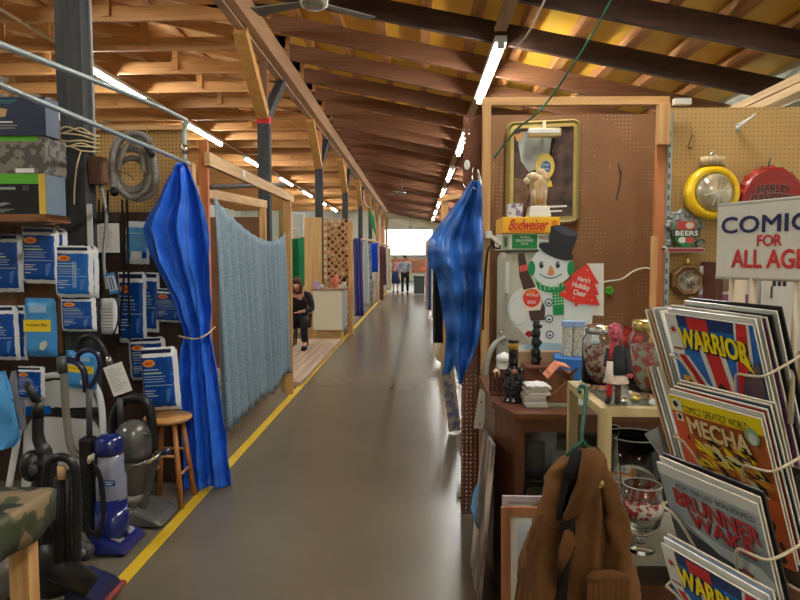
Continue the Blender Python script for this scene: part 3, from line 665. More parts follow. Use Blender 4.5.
o = MB().tube(smooth_path([W(178,336,4.03), W(195,339,4.0), W(206,335,4.02), W(215,327,4.2)],5), .006, tw, n=6).build('tie_cord'); tag(o, 'thin cord tied around the waist of the left blue tarp', 'cord')

# ================================================================== CURTAIN BOOTH
t = thing('timber_gantry', (-1.48, 6, 0), 'timber post-and-rail framework holding the pale blue curtain', 'timber framework')
MB().bx(-1.525, -1.465, 4.46, 4.50, 0, 2.37, orange_z).build('near_stud', t)
MB().bar((-1.46, 4.44, 2.235), (-1.46, 7.45, 2.235), .04, .09, stud_y).build('header', t)
MB().bx(-1.50,-1.42,7.15,7.2,0,2.2, stud_z).build('far_stud', t)
MB().tube([W(211,187,4.52), W(285,184,7.1)], .02, P('dark_pipe', (90,84,76), .5)).build('curtain_rod', t)
cur_m = mat('pale_blue_print_cloth', (122,146,160), (146,170,182), rough=.8, scale=80, detail=2, lo=.42, hi=.58)
G = []; n = 150
for j in range(25):
    v = j/24; r = []
    for i in range(n+1):
        s = i/n; Y = 4.62+2.5*s
        zt = 1.99*(1-s)**2.2 + 1.665*(1-(1-s)**2.2) + .17*s**5
        zb = .27+.02*math.sin(i*.5)
        z = zt+(zb-zt)*v
        amp = .055*(.10+.90*v**.6)
        x = -1.475 + .05*v*(1-s) + amp*(math.sin(2*PI*11*s+1.2*math.sin(5*s)) + .4*math.sin(2*PI*23*s+1))
        r.append(V((x, Y, z)))
    G.append(r)
o = MB(); o.grid(G, cur_m); tag(o.build('booth_curtain', solid=.003), 'pale blue printed curtain sagging across the second booth', 'curtain')
o = MB().bx(-1.436,-1.43,5.25,5.31,2.21,2.27,white).build('light_clip'); tag(o, 'small white clip on the timber header above the curtain', 'clip')
t = thing('inner_frame', (-2.3, 7.5, 0), 'pale timber frame standing inside the curtained booth', 'frame')
MB().bar((-2.28, 6.4, 2.23), (-2.0, 8.4, 2.25), .05, .1, stud_y).build('top_rail', t)
MB().bx(-2.32,-2.24,6.6,6.66,0,2.2,orange_z).build('stud', t); MB().bx(-2.06,-1.98,8.3,8.36,0,2.22,stud_z).build('stud', t)
o = MB().bx(-3.4,-2.1,8.6,8.63,0,2.1,P('brown_board', (120,84,58), .7)).build('brown_board'); tag(o, 'brown board standing behind the curtained booth', 'board')
# greener post pieces right of curtain
o = MB().bx(-1.60,-1.52,7.35,7.42,0,2.13,wood('greenish_stud', (170,150,92), (190,170,112), 'z')).build('timber_stud'); tag(o, 'greenish timber stud at the far end of the pale blue curtain', 'stud')

# ================================================================== LATTICE BOOTH
t = thing('pipe_rack', (W(297,300,12.6).x, 12.7, 0), 'white pipe display rack behind the green banner', 'rack')
for (a,b) in (((286,213),(305,214)),((286,229),(305,229)),((292,213),(292,335)),((304,214),(304,335)),((286,213),(286,335))): MB().tube([W(*a,12.75), W(*b,12.75)], .017, white).build('pipe', t)
gm = mat('green_banner_cloth', (22,134,84), (40,152,100), rough=.7, scale=3)
G = [[W(286+18.5*i/12, y0+ (1-i/12)*dy, 12.6)+V((0,.05*math.sin(i*1.1),0)) for i in range(13)] for y0,dy in ((237,3),(250,1),(262,1),(286,0))]
o = MB(); o.grid(G, gm)
fb = front(286.5, 240, 12.53)
for k,(cx,cy) in enumerate(((2,8),(3,16),(2.5,24))): o.oval(fb, cx*12.5/F, cy*12.5/F, .06, .07, P('banner_mark', (160,200,140), .6) if k != 1 else P('banner_pink', (200,150,130), .6), .02)
tag(o.build('green_banner'), 'green cloth banner hanging in front of the white pipe rack', 'banner')
o = MB().bx(W(279,300,13.2).x, W(312,300,13.2).x, 13.2, 13.25, 0, 2.0, mat('cluttered_board', (196,150,110), (226,210,180), scale=9)).build('display_board'); tag(o, 'pale cluttered board behind the green banner', 'board')
o = MB().bx(W(305,300,12.2).x, W(322,300,12.2).x, 12.2, 12.24, 0, W(0,218,12.2).z, tan_ply).build('plywood_panel'); tag(o, 'tall pale plywood panel left of the lattice screen', 'panel')
# lattice
Yl = 13.3; xl = W(323.5,300,Yl).x; xr = W(349,300,Yl).x; zb = .6; zt = W(0,219,Yl).z
t = thing('lattice_screen', ((xl+xr)/2, Yl, 0), 'diamond lattice screen behind the white counter', 'lattice')
m = MB(); w = xr-xl; sp = .145; lat = wood('lattice_wood', (190,140,88), (216,168,112), 'z')
for sg in (1,-1):
    k = -12
    while k < 24:
        z0 = zb+k*sp; pa = []
        # line z = z0 + sg*(x-xl) clipped to rectangle
        xs = [0,w]; q = []
        for i in range(41):
            xx = w*i/40; z = z0+(xx if sg > 0 else w-xx)
            if zb <= z <= zt: q.append((xl+xx, z))
        if len(q) > 2: m.bar((q[0][0], Yl+.008*sg, q[0][1]), (q[-1][0], Yl+.008*sg, q[-1][1]), .036, .012, lat, (0,1,0))
        k += 1
m.build('lattice', t)
MB().bx(xl-.05,xl,Yl-.02,Yl+.03,0,zt,P('dark_edge_wood', (84,54,40), .7)).build('frame', t)
o = MB().bx(xl,xr,Yl+.5,Yl+.52,0,2.3,mat('cluttered_backdrop', (92,60,46), (226,208,176), scale=7, detail=3, lo=.5, hi=.62)).build('wall_hanging'); tag(o, 'mottled brown hanging seen through the diamond lattice', 'hanging')
o = MB().bx(W(348.5,300,13.0).x, W(353,300,13.0).x, 13.0, 13.08, 0, W(0,222,13).z, stud_z).build('timber_stud'); tag(o, 'orange timber stud right of the diamond lattice screen', 'stud')
# counter
Yk2 = 11.95; x0 = W(313,300,Yk2).x; x1 = W(342,300,Yk2).x
t = thing('display_counter', ((x0+x1)/2, 12.3, 0), 'cream panel counter on a timber base in front of the lattice', 'counter')
z1 = W(0,290,Yk2).z; z0 = W(0,329,Yk2).z
MB().bx(x0,x1,Yk2,12.9,z0,z1,cream).build('body', t)
MB().bx(x0+.06,x1-.03,Yk2+.05,12.5,0,z0,wood('counter_base_wood', (176,140,84), (200,164,104), 'x')).build('base', t)
MB().add([(x1+.001,Yk2,z0),(x1+.001,Yk2,z1),(x1+.001,12.9,z1),(x1+.001,12.9,z0+.12),(x1+.001,12.5,z0)], [(0,1,2,3,4)], P('grey_laminate', (180,190,190), .4)).build('side_panel', t)
MB().bx(x0-.02,x1+.03,Yk2-.02,12.92,z1,z1+.025,P('counter_top_brown', (150,130,110), .5)).build('top', t)
cols = [P('lilac', (176,160,200), .5), white, P('pale_green', (190,214,190), .5), P('salmon', (222,120,100), .5), white, cream]
labs = ['lilac box at the left end of the cream counter', 'white crumpled packet beside the lilac box on the counter', 'small brown bottle on the cream counter', 'pale green bag in the middle of the cream counter', 'salmon pink tin under a black-and-white cap on the counter', 'small white box at the right end of the cream counter']
for k,(a,b,y) in enumerate(((314.5,319,281),(319.5,324,284),(329,330.5,277),(332,339,275),(342.5,346.5,279),(338.5,342,284))):
    Y = 12.1+.1*k; A = W(a,300,Y).x; B = W(b,300,Y).x; zt_ = W(0,y,Y).z; m = MB(); mm = cols[k]; c = V(((A+B)/2, Y, z1+.025)); r = (B-A)/2; h = zt_-z1-.02
    if k in (0,5): m.bx(A,B,Y-.06,Y+.06,z1+.025,z1+.025+h,mm)
    elif k == 4: m.lathe([(r,0),(r,h*.65),(r*.9,h*.7)], c, mm).lathe([(r*.95,h*.7),(r,h),(r*.4,h*1.3)], c, blackm)
    elif k == 2: m.lathe([(r,0),(r,h*.6),(r*.4,h*.75),(r*.4,h)], c, P('bottle_brown', (170,120,60), .3))
    else: m.ball(c+V((0,0,h*.45)), (r,.07,h*.5), mm).ball(c+V((r*.2,0,h*.8)), (r*.5,.05,h*.25), mm)
    ob = m.build(['gift_box','crumpled_packet','small_bottle','plastic_bag','pink_tin','gift_box'][k]); tag(ob, labs[k], 'item', 'goods on the cream counter')
# ================================================================== PEOPLE
def skinned(name, root, chains, m, lvl=1):
    vs = []; rs = []; es = []; idx = {}
    for ch in chains:
        prev = None
        for (p, r) in ch:
            k = tuple(round(q, 4) for q in p)
            if k not in idx: idx[k] = len(vs); vs.append(V(p)); rs.append(r)
            i = idx[k]
            if prev is not None and prev != i: es.append((prev, i))
            prev = i
    me = bpy.data.meshes.new(name); me.from_pydata(vs, es, []); me.materials.append(m)
    ob = bpy.data.objects.new(name, me); COL.objects.link(ob); ob.parent = root; ORG[ob.name] = ORG[root.name]
    md = ob.modifiers.new('k', 'SKIN'); md.use_smooth_shade = True
    for i, r in enumerate(rs):
        d = me.skin_vertices[0].data[i]; rr_ = r if isinstance(r, tuple) else (r, r); d.radius = rr_; d.use_root = (i == 0)
    s = ob.modifiers.new('u', 'SUBSURF'); s.levels = lvl; s.render_levels = lvl
    return ob
def hand(w, d, s=1):          # five unequal bent fingers from the wrist
    w = V(w); d = V(d).normalized(); side = d.cross(V((0,1,0))).normalized(); side = side if side.length > .1 else V((1,0,0)); f = V((0,-1,0))
    out = []; palm = w + d*.075*s
    for k,(off,l) in enumerate(((-.03,.065),(-.01,.078),(.01,.083),(.028,.07))):
        a = palm + f*off*s; out.append([(tuple(w), .024*s), (tuple(palm), (.028*s)), (tuple(a+d*.02*s), .010*s), (tuple(a+d*(.02+l*.5)*s), .009*s), (tuple(a+d*(.02+l)*s - side*.012*s), .008*s)])
    out.append([(tuple(w), .024*s), (tuple(w+d*.03*s+f*.03*s), .011*s), (tuple(w+d*.07*s+f*.048*s), .009*s)])
    return out
def person(loc, H, label, shirt, legs, hairc, pose, skirt=None, hair='short'):
    root = thing('person', loc, label, 'person', None); k = H/1.75
    J = {a: V(b)*k for a, b in pose.items()}
    g = lambda n: tuple(J[n])
    mid = lambda a, b, t=.5: tuple(J[a]*(1-t)+J[b]*t)
    hd = J['head']
    ch = [[(g('pelvis'), (.15*k,.11*k)), (g('waist'), (.13*k,.095*k)), (g('chest'), (.165*k,.115*k)), (g('neck0'), (.08*k,.07*k)), (g('neck1'), .052*k), (tuple(hd+V((0,-.01,-.05))*k), (.062*k,.075*k)), (tuple(hd+V((0,0,.03))*k), (.075*k,.09*k)), (tuple(hd+V((0,.01,.085))*k), (.055*k,.065*k))]]
    for s in ('l','r'):
        ch.append([(g('neck0'), (.08*k,.07*k)), (g('sh'+s), .06*k), (g('el'+s), .042*k), (g('wr'+s), .026*k)])
        ch.append([(g('pelvis'), (.15*k,.11*k)), (g('hip'+s), .088*k), (g('kn'+s), .055*k), (g('an'+s), .036*k), (g('toe'+s), .034*k)])
        d = J['wr'+s]-J['el'+s]; ch += hand(J['wr'+s], d, k)
    skinned('body', root, ch, skin_m)
    e = .014*k; st = [[(g('waist'), (.155*k,.12*k)), (g('chest'), (.18*k,.13*k)), (g('neck0'), (.085*k,.075*k))]]
    for s in ('l','r'): st.append([(g('neck0'), (.085*k,.075*k)), (g('sh'+s), .074*k), (g('el'+s), .058*k), (mid('el'+s,'wr'+s,.8), .044*k)])
    st[0].insert(0, (g('pelvis'), (.168*k,.128*k)))
    skinned('shirt', root, st, shirt)
    if skirt is None:
        tr = []
        for s in ('l','r'): tr.append([(g('pelvis'), (.166*k,.126*k)), (g('hip'+s), .102*k), (g('kn'+s), .072*k), (mid('kn'+s,'an'+s,.95), .058*k)])
        skinned('trousers', root, tr, legs)
    else:
        c = J['pelvis']+ORG[root.name]; MB().lathe([(.16*k,.08*k),(.18*k,-.05*k),(.23*k,-.5*k),(.0001,-.48*k)], c, skirt, sy=.75).build('skirt', root)
    for s in ('l','r'):
        a = J['an'+s]+ORG[root.name]; b = J['toe'+s]+ORG[root.name]; MB().tube([a+V((0,.05*k,-.045*k)), (a+b)/2+V((0,0,-.03*k)), b+V((0,-.03*k,-.01*k))], [.045*k,.05*k,.04*k], blackm, n=10).build('shoe', root)
    hm = P('hair_'+hair+'%d%d%d' % hairc, hairc, .8); h0 = hd+ORG[root.name]
    m = MB().ball(h0+V((0,.022,.06))*k, (.088*k,.098*k,.09*k), hm)
    if hair == 'long': m.ball(h0+V((0,.05,-.02))*k, (.098*k,.07*k,.13*k), hm).ball(h0+V((-.075,-.01,-.02))*k, (.03*k,.06*k,.12*k), hm).ball(h0+V((.075,-.01,-.02))*k, (.03*k,.06*k,.12*k), hm).ball(h0+V((0,-.05,.085))*k, (.075*k,.055*k,.045*k), hm)
    m.build('hair', root)
    f = MB()
    for x in (-.03,.03): f.ball(h0+V((x,-.088,.02))*k, .011*k, white, 8).ball(h0+V((x,-.097,.02))*k, .006*k, blackm, 8)
    f.ball(h0+V((0,-.10,-.012))*k, (.013*k,.02*k,.022*k), skin_m, 8).ball(h0+V((0,-.082,-.05))*k, (.026*k,.012*k,.008*k), P('lips', (160,92,84), .5), 8)
    for x in (-.082,.082): f.ball(h0+V((x,.005,.01))*k, (.014*k,.02*k,.032*k), skin_m, 8)
    f.build('face', root)
    return root
walk = dict(pelvis=(0,0,.93), waist=(0,-.01,1.08), chest=(0,0,1.28), neck0=(0,.01,1.43), neck1=(0,0,1.50), head=(0,-.01,1.61),
  shl=(-.19,.01,1.40), ell=(-.25,.08,1.13), wrl=(-.27,.0,.90), shr=(.19,.01,1.40), elr=(.26,-.02,1.13), wrr=(.25,-.16,.93),
  hipl=(-.1,0,.90), knl=(-.11,-.16,.52), anl=(-.11,-.14,.09), toel=(-.12,-.28,.045), hipr=(.1,0,.90), knr=(.11,.0,.50), anr=(.11,.22,.12), toer=(.12,.13,.045))
stand = dict(walk, knl=(-.1,-.02,.5), anl=(-.1,.02,.09), toel=(-.12,-.12,.045), knr=(.1,-.02,.5), anr=(.1,.02,.09), toer=(.12,-.12,.045), wrr=(.12,-.26,1.12), elr=(.24,-.02,1.13), ell=(-.24,-.02,1.13), wrl=(-.12,-.26,1.10))
c = W(405, 290, 27.0)
person((c.x, 27.0, 0), 1.66, 'person in a pale blue shirt and black trousers walking up the aisle', P('pale_blue_shirt', (158,172,196), .8), P('black_trousers', (24,24,28), .8), (60,44,38), walk)
c = W(395.5, 290, 29.0)
person((c.x, 29.0, 0), 1.62, 'person in a patterned red and white top and blue skirt at the far stalls', mat('patterned_top', (214,190,186), (150,70,80), scale=22, lo=.45, hi=.55, rough=.8), navy, (150,120,90), stand, skirt=P('blue_skirt', (52,70,120), .8))
sit = dict(pelvis=(0,0,.46), waist=(0,-.03,.60), chest=(0,-.10,.78), neck0=(0,-.14,.92), neck1=(0,-.18,.98), head=(0,-.24,1.06),
  shl=(-.19,-.12,.89), ell=(-.26,-.26,.66), wrl=(-.12,-.45,.62), shr=(.19,-.12,.89), elr=(.26,-.26,.66), wrr=(.12,-.45,.64),
  hipl=(-.1,-.03,.45), knl=(-.15,-.42,.47), anl=(-.15,-.40,.09), toel=(-.16,-.53,.045), hipr=(.1,-.03,.45), knr=(.15,-.42,.47), anr=(.15,-.40,.09), toer=(.16,-.53,.045))
c = W(296, 300, 10.6)
person((c.x+.03, 10.75, .05), 1.72, 'person with brown hair in a black jacket seated and bent forward beside the curtain', P('black_jacket', (26,26,30), .8), P('black_trousers', (24,24,28), .8), (92,62,44), sit, hair='long')
t = thing('stool_seat', (c.x+.03, 10.85, .05), 'dark stool carrying the seated person in the lattice booth', 'stool')
MB().lathe([(.0001,.32),(.17,.32),(.17,.36),(.0001,.36)], V((c.x+.03,10.83,.05)), blackm).build('seat', t)
for k in range(4):
    a = PI/4+PI/2*k; MB().tube([V((c.x+.03+.11*math.cos(a),10.83+.11*math.sin(a),.37)), V((c.x+.03+.15*math.cos(a),10.83+.15*math.sin(a),.05))], .014, blackm).build('leg', t)

# ================================================================== FAR STALLS
def hang(x0, x1, y0, y1, Y, m, label, dx=0, name='hanging_cloth', folds=3, amp=.06, grp='cloths hanging along the far left stalls'):
    ob = drape(name, [(y0,x0+.5,x1-.5,Y),((y0+y1)/2,x0+dx*.5,x1+dx*.5,Y),(y1,x0+dx,x1+dx,Y)], folds, amp, m, n=24, th=.004)
    return tag(ob, label, 'cloth', grp)
C = lambda n, c: P(n, c, .85)
hang(352.5,361.5,238,316,14.6,C('purple_cloth',(84,84,156)),'purple cloth hanging just past the lattice screen',2.5)
hang(362,368.5,240,306,16.5,C('white_cloth',(216,220,220)),'white cloth hanging after the purple cloth',1.5)
hang(367,371,243,300,17.5,mat('printed_cloth', (206,210,214), (90,92,110), scale=14, rough=.8, lo=.45, hi=.55),'black and white printed cloth between the white and royal blue cloths',1)
hang(370.5,378,243,272,18.5,C('royal_cloth',(26,92,216)),'short royal blue cloth under the far timber posts')
hang(375,379.5,262,302,18.8,C('peach_cloth',(226,204,180)),'peach cloth below the royal blue cloth',-1)
hang(379,382.5,246,300,20.5,C('brown_cloth',(122,76,56)),'brown cloth hanging beside the peach cloth',1)
hang(382,386,247,285,22,C('plum_cloth',(112,74,110)),'plum coloured cloth beside the brown cloth',.5)
hang(385.5,391,248,290,25,C('ivory_cloth',(216,216,188)),'ivory cloth hanging nearest the two walking people',.5)
t = thing('garment_rail', (W(365,300,16).x, 18, 1.95), 'timber rail from which the far left cloths hang', 'rail')
MB().tube([W(351,239,14.4), W(372,240.5,18.2), W(390,247,25.2)], .035, stud_y).build('rail', t)
o = MB(); f = front(371, 207, 19); o.add([f.p(-.08,0,0), f.p(.1,.35,0), f.p(.16,.9,0), f.p(.0,.5,0)], [(0,1,2,3)], green); tag(o.build('green_pennant', solid=.01), 'small green pennant hanging from a far timber post', 'pennant')
o = MB().tube(smooth_path([W(363.5,190,18.9), W(365,203,18.9), W(370,208,18.9)],4), .012, white).build('pennant_cord'); tag(o, 'white cord holding the small green pennant', 'cord')
t = thing('garbage_bin', (W(419,283,27).x, 27, 0), 'dark grey bin in the aisle beside the walking person', 'bin')
c = V((W(419,300,27).x, 27, 0)); MB().bx(c.x-.22,c.x+.22,26.8,27.2,.05,.72,P('bin_grey', (86,96,98), .6)).build('body', t, bevel=.03); MB().bx(c.x-.24,c.x+.24,26.78,27.22,.72,.80,darkgrey).build('lid', t, bevel=.02)
pal = [(214,90,74),(236,230,216),(206,160,110),(170,120,90),(228,120,90),(240,236,226),(190,90,80),(206,190,160)]
tt = thing('stall_table', (0, 33, 0), 'long cluttered stall table across the far end of the aisle', 'table')
MB().bx(-2.0, 1.9, 32.6, 33.6, .80, .86, brown_x).build('top', tt)
for x in (-1.9, 1.8): MB().bx(x-.04,x+.04,32.7,33.5,0,.8,brown_z).build('leg', tt)
MB().bx(-2.0,1.9,33.5,33.6,.86,1.5,P('stall_backboard', (176,120,92), .8)).build('backboard', tt)
words = ['red','white','tan','brown','orange red','cream','dull red','beige']
for k in range(8):
    x = -1.55+.42*k; h = .22+.13*((k*5) % 4)
    o = MB().bx(x,x+.36,32.8,33.2,.862,.862+h,P('far_%s' % words[k].replace(' ','_'), pal[k], .7)).build('stall_box', bevel=.02)
    tag(o, '%s box standing on the cluttered table at the far end' % words[k], 'box', 'boxes on the far stall table')
# far right stalls
t = thing('garment_rail', (.30, 14, 0), 'timber rail on slim posts carrying the cloths of the far right stalls', 'rail')
MB().bx(.285,.315,7.2,26,1.93,1.96,stud_y).build('rail', t)
for y in (12.0, 18.0, 25.5): MB().bx(.285,.315,y,y+.04,0,1.93,stud_z).build('post', t)
struct(MB().bx(1.15, 1.18, 4.36, 30, 0, 2.25, wood('stall_partition_wood', (118,80,52), (140,98,64), 'y')), 'partition_right')
hang(425,431,240,300,23,C('dusty_pink',(206,170,160)),'dusty pink cloth hanging at the far right stalls',0,grp='cloths along the far right stalls')
hang(428,434,238,310,17,C('slate_cloth',(86,100,140)),'slate blue cloth hanging behind the right tarp',-.5,grp='cloths along the far right stalls')
hang(431,437,250,318,12.5,C('white_sheet',(222,224,218)),'white sheet hanging behind the right tarp',.5,grp='cloths along the far right stalls')
hang(433,443,258,343,7.6,C('black_cloth',(30,28,32)),'long black garment hanging left of the right tarp',0,grp='cloths along the far right stalls')
o = MB().bx(W(441,300,9).x, W(448,300,9).x, 9.0, 9.06, 0, W(0,196,9).z, stud_z).build('timber_stud'); tag(o, 'pale timber stud behind the top of the right tarp', 'stud')
o = MB().bar(W(438,200,9.0), W(462,196,9.0), .05, .05, stud_x).build('cross_rail'); tag(o, 'timber cross rail beside the stud behind the right tarp', 'rail')
t = sack('white_bag', [(340,439,446),(346,434,449),(353,433,450),(360,437,450),(364,442,449)], 9.2, P('off_white_cloth', (214,210,186), .8), 'off-white cloth bag poking out behind the right tarp', .1)
o = MB(); f = Fr(W(441,366,5.6), (.25,.0,.05), (.12,0,-1), (0,-1,0)); o.rect(f,0,0,.11,.595,mat('striped_print', (196,180,150), (110,120,150), scale=14, lo=.45, hi=.55, rough=.7),0)
tag(o.build('leaning_print', solid=.012), 'mottled print leaning below the right tarp by the aisle', 'print')
o = MB().ball(W(457,421,5.85), (.035,.04,.04), P('yellow_cloth', (214,190,50), .8)).build('yellow_pouch'); tag(o, 'small yellow pouch at the foot of the dark pegboard', 'pouch')
o = MB(); f = Fr(W(457,430,4.6), (.35,0,-.2), (.0,0,-1), (0,-1,0)); o.poly(f,[(0,.05),(.03,0),(.05,.05),(.03,.19),(0,.12)],P('pinkish_card', (196,190,196), .6),0)
tag(o.build('hanging_card', solid=.004), 'pale pointed card hanging at the edge of the dark pegboard', 'card')

# ================================================================== RIGHT BOOTH
YS = 3.80; xs = lambda x, Y=YS: W(x, 300, Y).x
zf = lambda y, Y: W(500, y, Y).z
struct(MB().bx(xs(462), xs(486), YS, YS+.006, 0.0, zf(115,YS), peg_see), 'partition_strip')
YB2 = 4.28
struct(MB().bx(W(478,300,YB2).x, W(672,300,YB2).x, YB2, YB2+.006, 0, zf(115,YB2), peg_brown), 'partition_brown')
struct(MB().bx(W(478,300,4.3).x, 1.7, YB2+.007, YB2+.03, 0, zf(116,YB2), P('partition_back_wood',(70,44,32),.8)), 'partition_backing')
struct(MB().bx(xs(462), xs(484), YS+.25, YS+.256, 0, .01, blackm), 'partition_foot')
YT = 3.78
struct(MB().bx(W(664,300,YT).x, 3.7, YT, YT+.006, 0, zf(109,YT), peg_tan), 'partition_tan')
t = thing('timber_gantry', (xs(570), 3.74, 0), 'raw timber door-like framework standing before the brown pegboard', 'timber framework')
zt = zf(98, 3.74); zt2 = zf(106, 3.74)
MB().bx(xs(481,3.74), xs(489,3.74), 3.72, 3.765, 0, zt2, stud_z).build('post', t)
MB().bx(xs(480.5,3.74), xs(663,3.74), 3.72, 3.765, zt2, zt, stud_x).build('header', t)
MB().bx(xs(651.5,3.74), xs(663,3.74), 3.70, 3.745, zf(145,3.7), zt2, stud_z).build('short_post', t)
MB().bx(xs(653,3.77), xs(662,3.77), 3.766, 3.80, 0, zf(108,3.77), orange_z).build('post', t)
MB().bx(xs(664,3.74), xs(680,3.74), 3.66, 3.70, zf(107,3.7), zf(101,3.7), P('white_painted_block',(220,214,204),.6)).build('block', t)
MB().bx(xs(650,3.72), xs(656,3.72), 3.715, 3.735, .3, zf(236,3.72), stud_z).build('batten', t)
o = MB(); o.bx(xs(664,3.74), xs(668,3.74), 3.735, 3.765, 0, zf(112,3.74), steel)
for k in range(30): o.bx(xs(665.3,3.73), xs(666.7,3.73), 3.733, 3.7345, .5+.06*k, .53+.06*k, darkgrey)
tag(o.build('slotted_upright'), 'slotted metal shelf upright at the edge of the tan pegboard', 'upright')
# right tarp
rt_ = mat('blue_tarp_worn', (34,84,158), (48,106,190), rough=.38, scale=9, bump=.5, bscale=10)
ob = drape('blue_tarp', [(181,471,479,3.66),(187,467,481,3.66),(200,459,481.5,3.66),(220,443,482,3.66),(238,430,482,3.64),(252,427.5,482,3.60),(264,429,482,3.60),(275,436,482,3.63),(290,439,481.5,3.64),(315,443,480.5,3.66),(340,447,478,3.66),(352,448,474,3.66),(372,457,465,3.66),(384,459,462,3.66)], 1.5, .06, rt_, n=70, ph=2.0, crinkle=.03, mid=.3)
tag(ob, 'worn blue tarpaulin hanging from a hook at the dark pegboard', 'tarp')
ob = drape('tarp_flap', [(238,431,438,3.56),(250,430,452,3.54),(259,434,462,3.54),(252,445,470,3.55)], .7, .02, tarp, n=16, th=.004)
bpy.data.objects.remove(ob)
ob = drape('tarp_tail', [(330,447,457,3.72),(350,445,456,3.72),(368,443.5,453,3.72),(374,445,450,3.72)], 1.2, .02, P('tarp_tail_blue',(36,110,176),.4), n=20); tag(ob, 'lighter blue lower tail of cloth hanging beside the right tarp', 'tarp')
m = MB().tube(smooth_path([W(474,166,3.78), W(472,176,3.72), W(474,182,3.69), W(478,181,3.69), W(479,174,3.7)],5), .005, chrome, n=6).tube(smooth_path([W(463,182,3.74), W(466,188,3.7), W(472,186,3.68)],4), .004, chrome, n=6).tube(smooth_path([W(470,186,3.67),W(476,189,3.66),W(481,184,3.68),W(478,170,3.74)],5), .005, P('hook_white',(210,210,204),.4), n=6)
tag(m.build('metal_hook'), 'bent metal hooks holding the top of the right tarp', 'hook')
o = MB().ball(W(467,165,3.79), (.018,.004,.03), paper).build('paper_scrap'); tag(o, 'torn white paper scrap stuck on the dark pegboard strip', 'paper')
# cabinet
CT = .885
t = thing('wooden_cabinet', (1.0, 3.2, 0), 'cherry-brown wooden display cabinet with chamfered corner', 'cabinet')
pl = [(.345,3.62),(.345,2.95),(.415,2.71),(1.75,2.71),(1.75,3.62)]
fc = Fr((0,0,CT), (1,0,0), (0,1,0), (0,0,1))
MB().prism(fc, pl, -.03, 0, cab_x).build('top', t, bevel=.008)
pin = [(.375,3.58),(.375,2.98),(.435,2.745)]
MB().prism(Fr((0,0,0),(1,0,0),(0,1,0),(0,0,1)), [(.36,3.6),(.36,2.96),(.39,2.96),(.39,3.6)], .02, CT-.03, cab_z).build('side_panel', t)
MB().prism(Fr((0,0,0),(1,0,0),(0,1,0),(0,0,1)), [(.36,2.96),(.425,2.735),(.445,2.745),(.39,2.97)], .02, CT-.03, cab_z).build('corner_panel', t)
MB().bx(.425,.462,2.735,2.765,.02,CT-.03,cab_z).build('stile', t)
MB().bx(.462,1.74,2.735,2.765,.80,CT-.03,cab_x).build('top_rail', t)
MB().bx(.462,1.74,2.735,2.765,.02,.12,cab_x).build('bottom_rail', t)
MB().bx(.38,1.74,3.57,3.6,.02,CT-.03,P('cabinet_back',(44,32,26),.8)).build('back_panel', t)
MB().bx(1.71,1.74,2.765,3.57,.02,CT-.03,cab_z).build('side_panel', t)
MB().bx(.40,1.71,2.79,3.56,.05,.08,cab_x).build('shelf', t)
MB().bx(.40,1.71,2.82,3.56,.55,.558,P('glass_shelf',(150,170,170),.1,trans=.7)).build('glass_shelf', t)
MB().bx(.462,1.71,2.748,2.752,.12,.80,glass).build('glass_pane', t)
# glassware inside
def cup(c, r, h, m, name, label, foot=False, grp=None, cat='glass'):
    b = MB()
    if foot: b.lathe([(r*.7,0),(r*.7,.005),(r*.15,.012),(r*.12,h*.3),(r*.6,h*.42),(r,h*.65),(r*.95,h),(r*.88,h),(r*.9,h*.66),(r*.5,h*.45),(.0001,h*.42)], c, m)
    else: b.lathe([(r*.85,0),(r,h*.1),(r,h),(r*.92,h),(r*.9,h*.1),(.0001,h*.08)], c, m)
    return tag(b.build(name), label, cat, grp)
for k,(x,y,r,h,mm,l) in enumerate(((.53,2.86,.045,.16,blackm,'black mug at the left inside the cabinet'),(.65,2.86,.05,.11,P('silver_glaze',(206,208,204),.2),'silvery bowl in the middle of the cabinet shelf'),(.60,3.02,.06,.19,white,'white jug at the back of the cabinet shelf'),(.75,2.86,.045,.14,P('grey_glaze',(156,160,158),.3),'grey tumbler inside the cabinet left of the jacket'),(1.02,2.95,.04,.15,P('green_glaze',(90,130,110),.3),'greenish tumbler inside the cabinet behind the stand legs'))):
    cup(V((x,y,.56)), r, h, mm, 'mug', l, grp='pots inside the cabinet', cat='mug')
for k,(x,l) in enumerate(((.55,'left grey glass on the low cabinet shelf'),(.67,'right grey glass on the low cabinet shelf'))):
    cup(V((x,2.90,.081)), .05, .40, P('grey_glaze',(156,160,158),.3), 'glass_vase', l, grp='vases low inside the cabinet', cat='vase')
# leaning poster, bag, price tag, conduit
o = MB(); pm = mat('marbled_print', (96,84,78), (206,186,168), scale=9, stretch=(1,1,.35), rough=.5, detail=5, lo=.42, hi=.6)
o.hexa([(.265,2.72,.02),(.278,2.72,.02),(.278,3.15,.02),(.265,3.15,.02),(.325,2.74,.74),(.338,2.74,.74),(.338,3.15,.70),(.325,3.15,.70)], pm); tag(o.build('leaning_poster'), 'mottled brown and white board leaning on the side of the cabinet', 'board')
sack('blue_plastic', [(483,478,479),(495,473,478),(508,471,477),(520,474,477),(527,477,478)], 2.95, P('pale_blue_film',(130,190,230),.2), 'pale blue plastic scrap hanging on the leaning board', .03)
o = MB(); f = Fr(W(479.5,389,3.4), (1,0,-.1), (-.14,0,-1), (0,-1,0)); o.rect(f,0,0,.05,.215,paper,0); o.oval(f,.02,.07,.004,.006,blackm,.001); o.oval(f,.03,.19,.004,.006,blackm,.001)
tag(o.build('price_tag', solid=.001), 'long white tag hanging on the timber post beside the cabinet', 'tag')
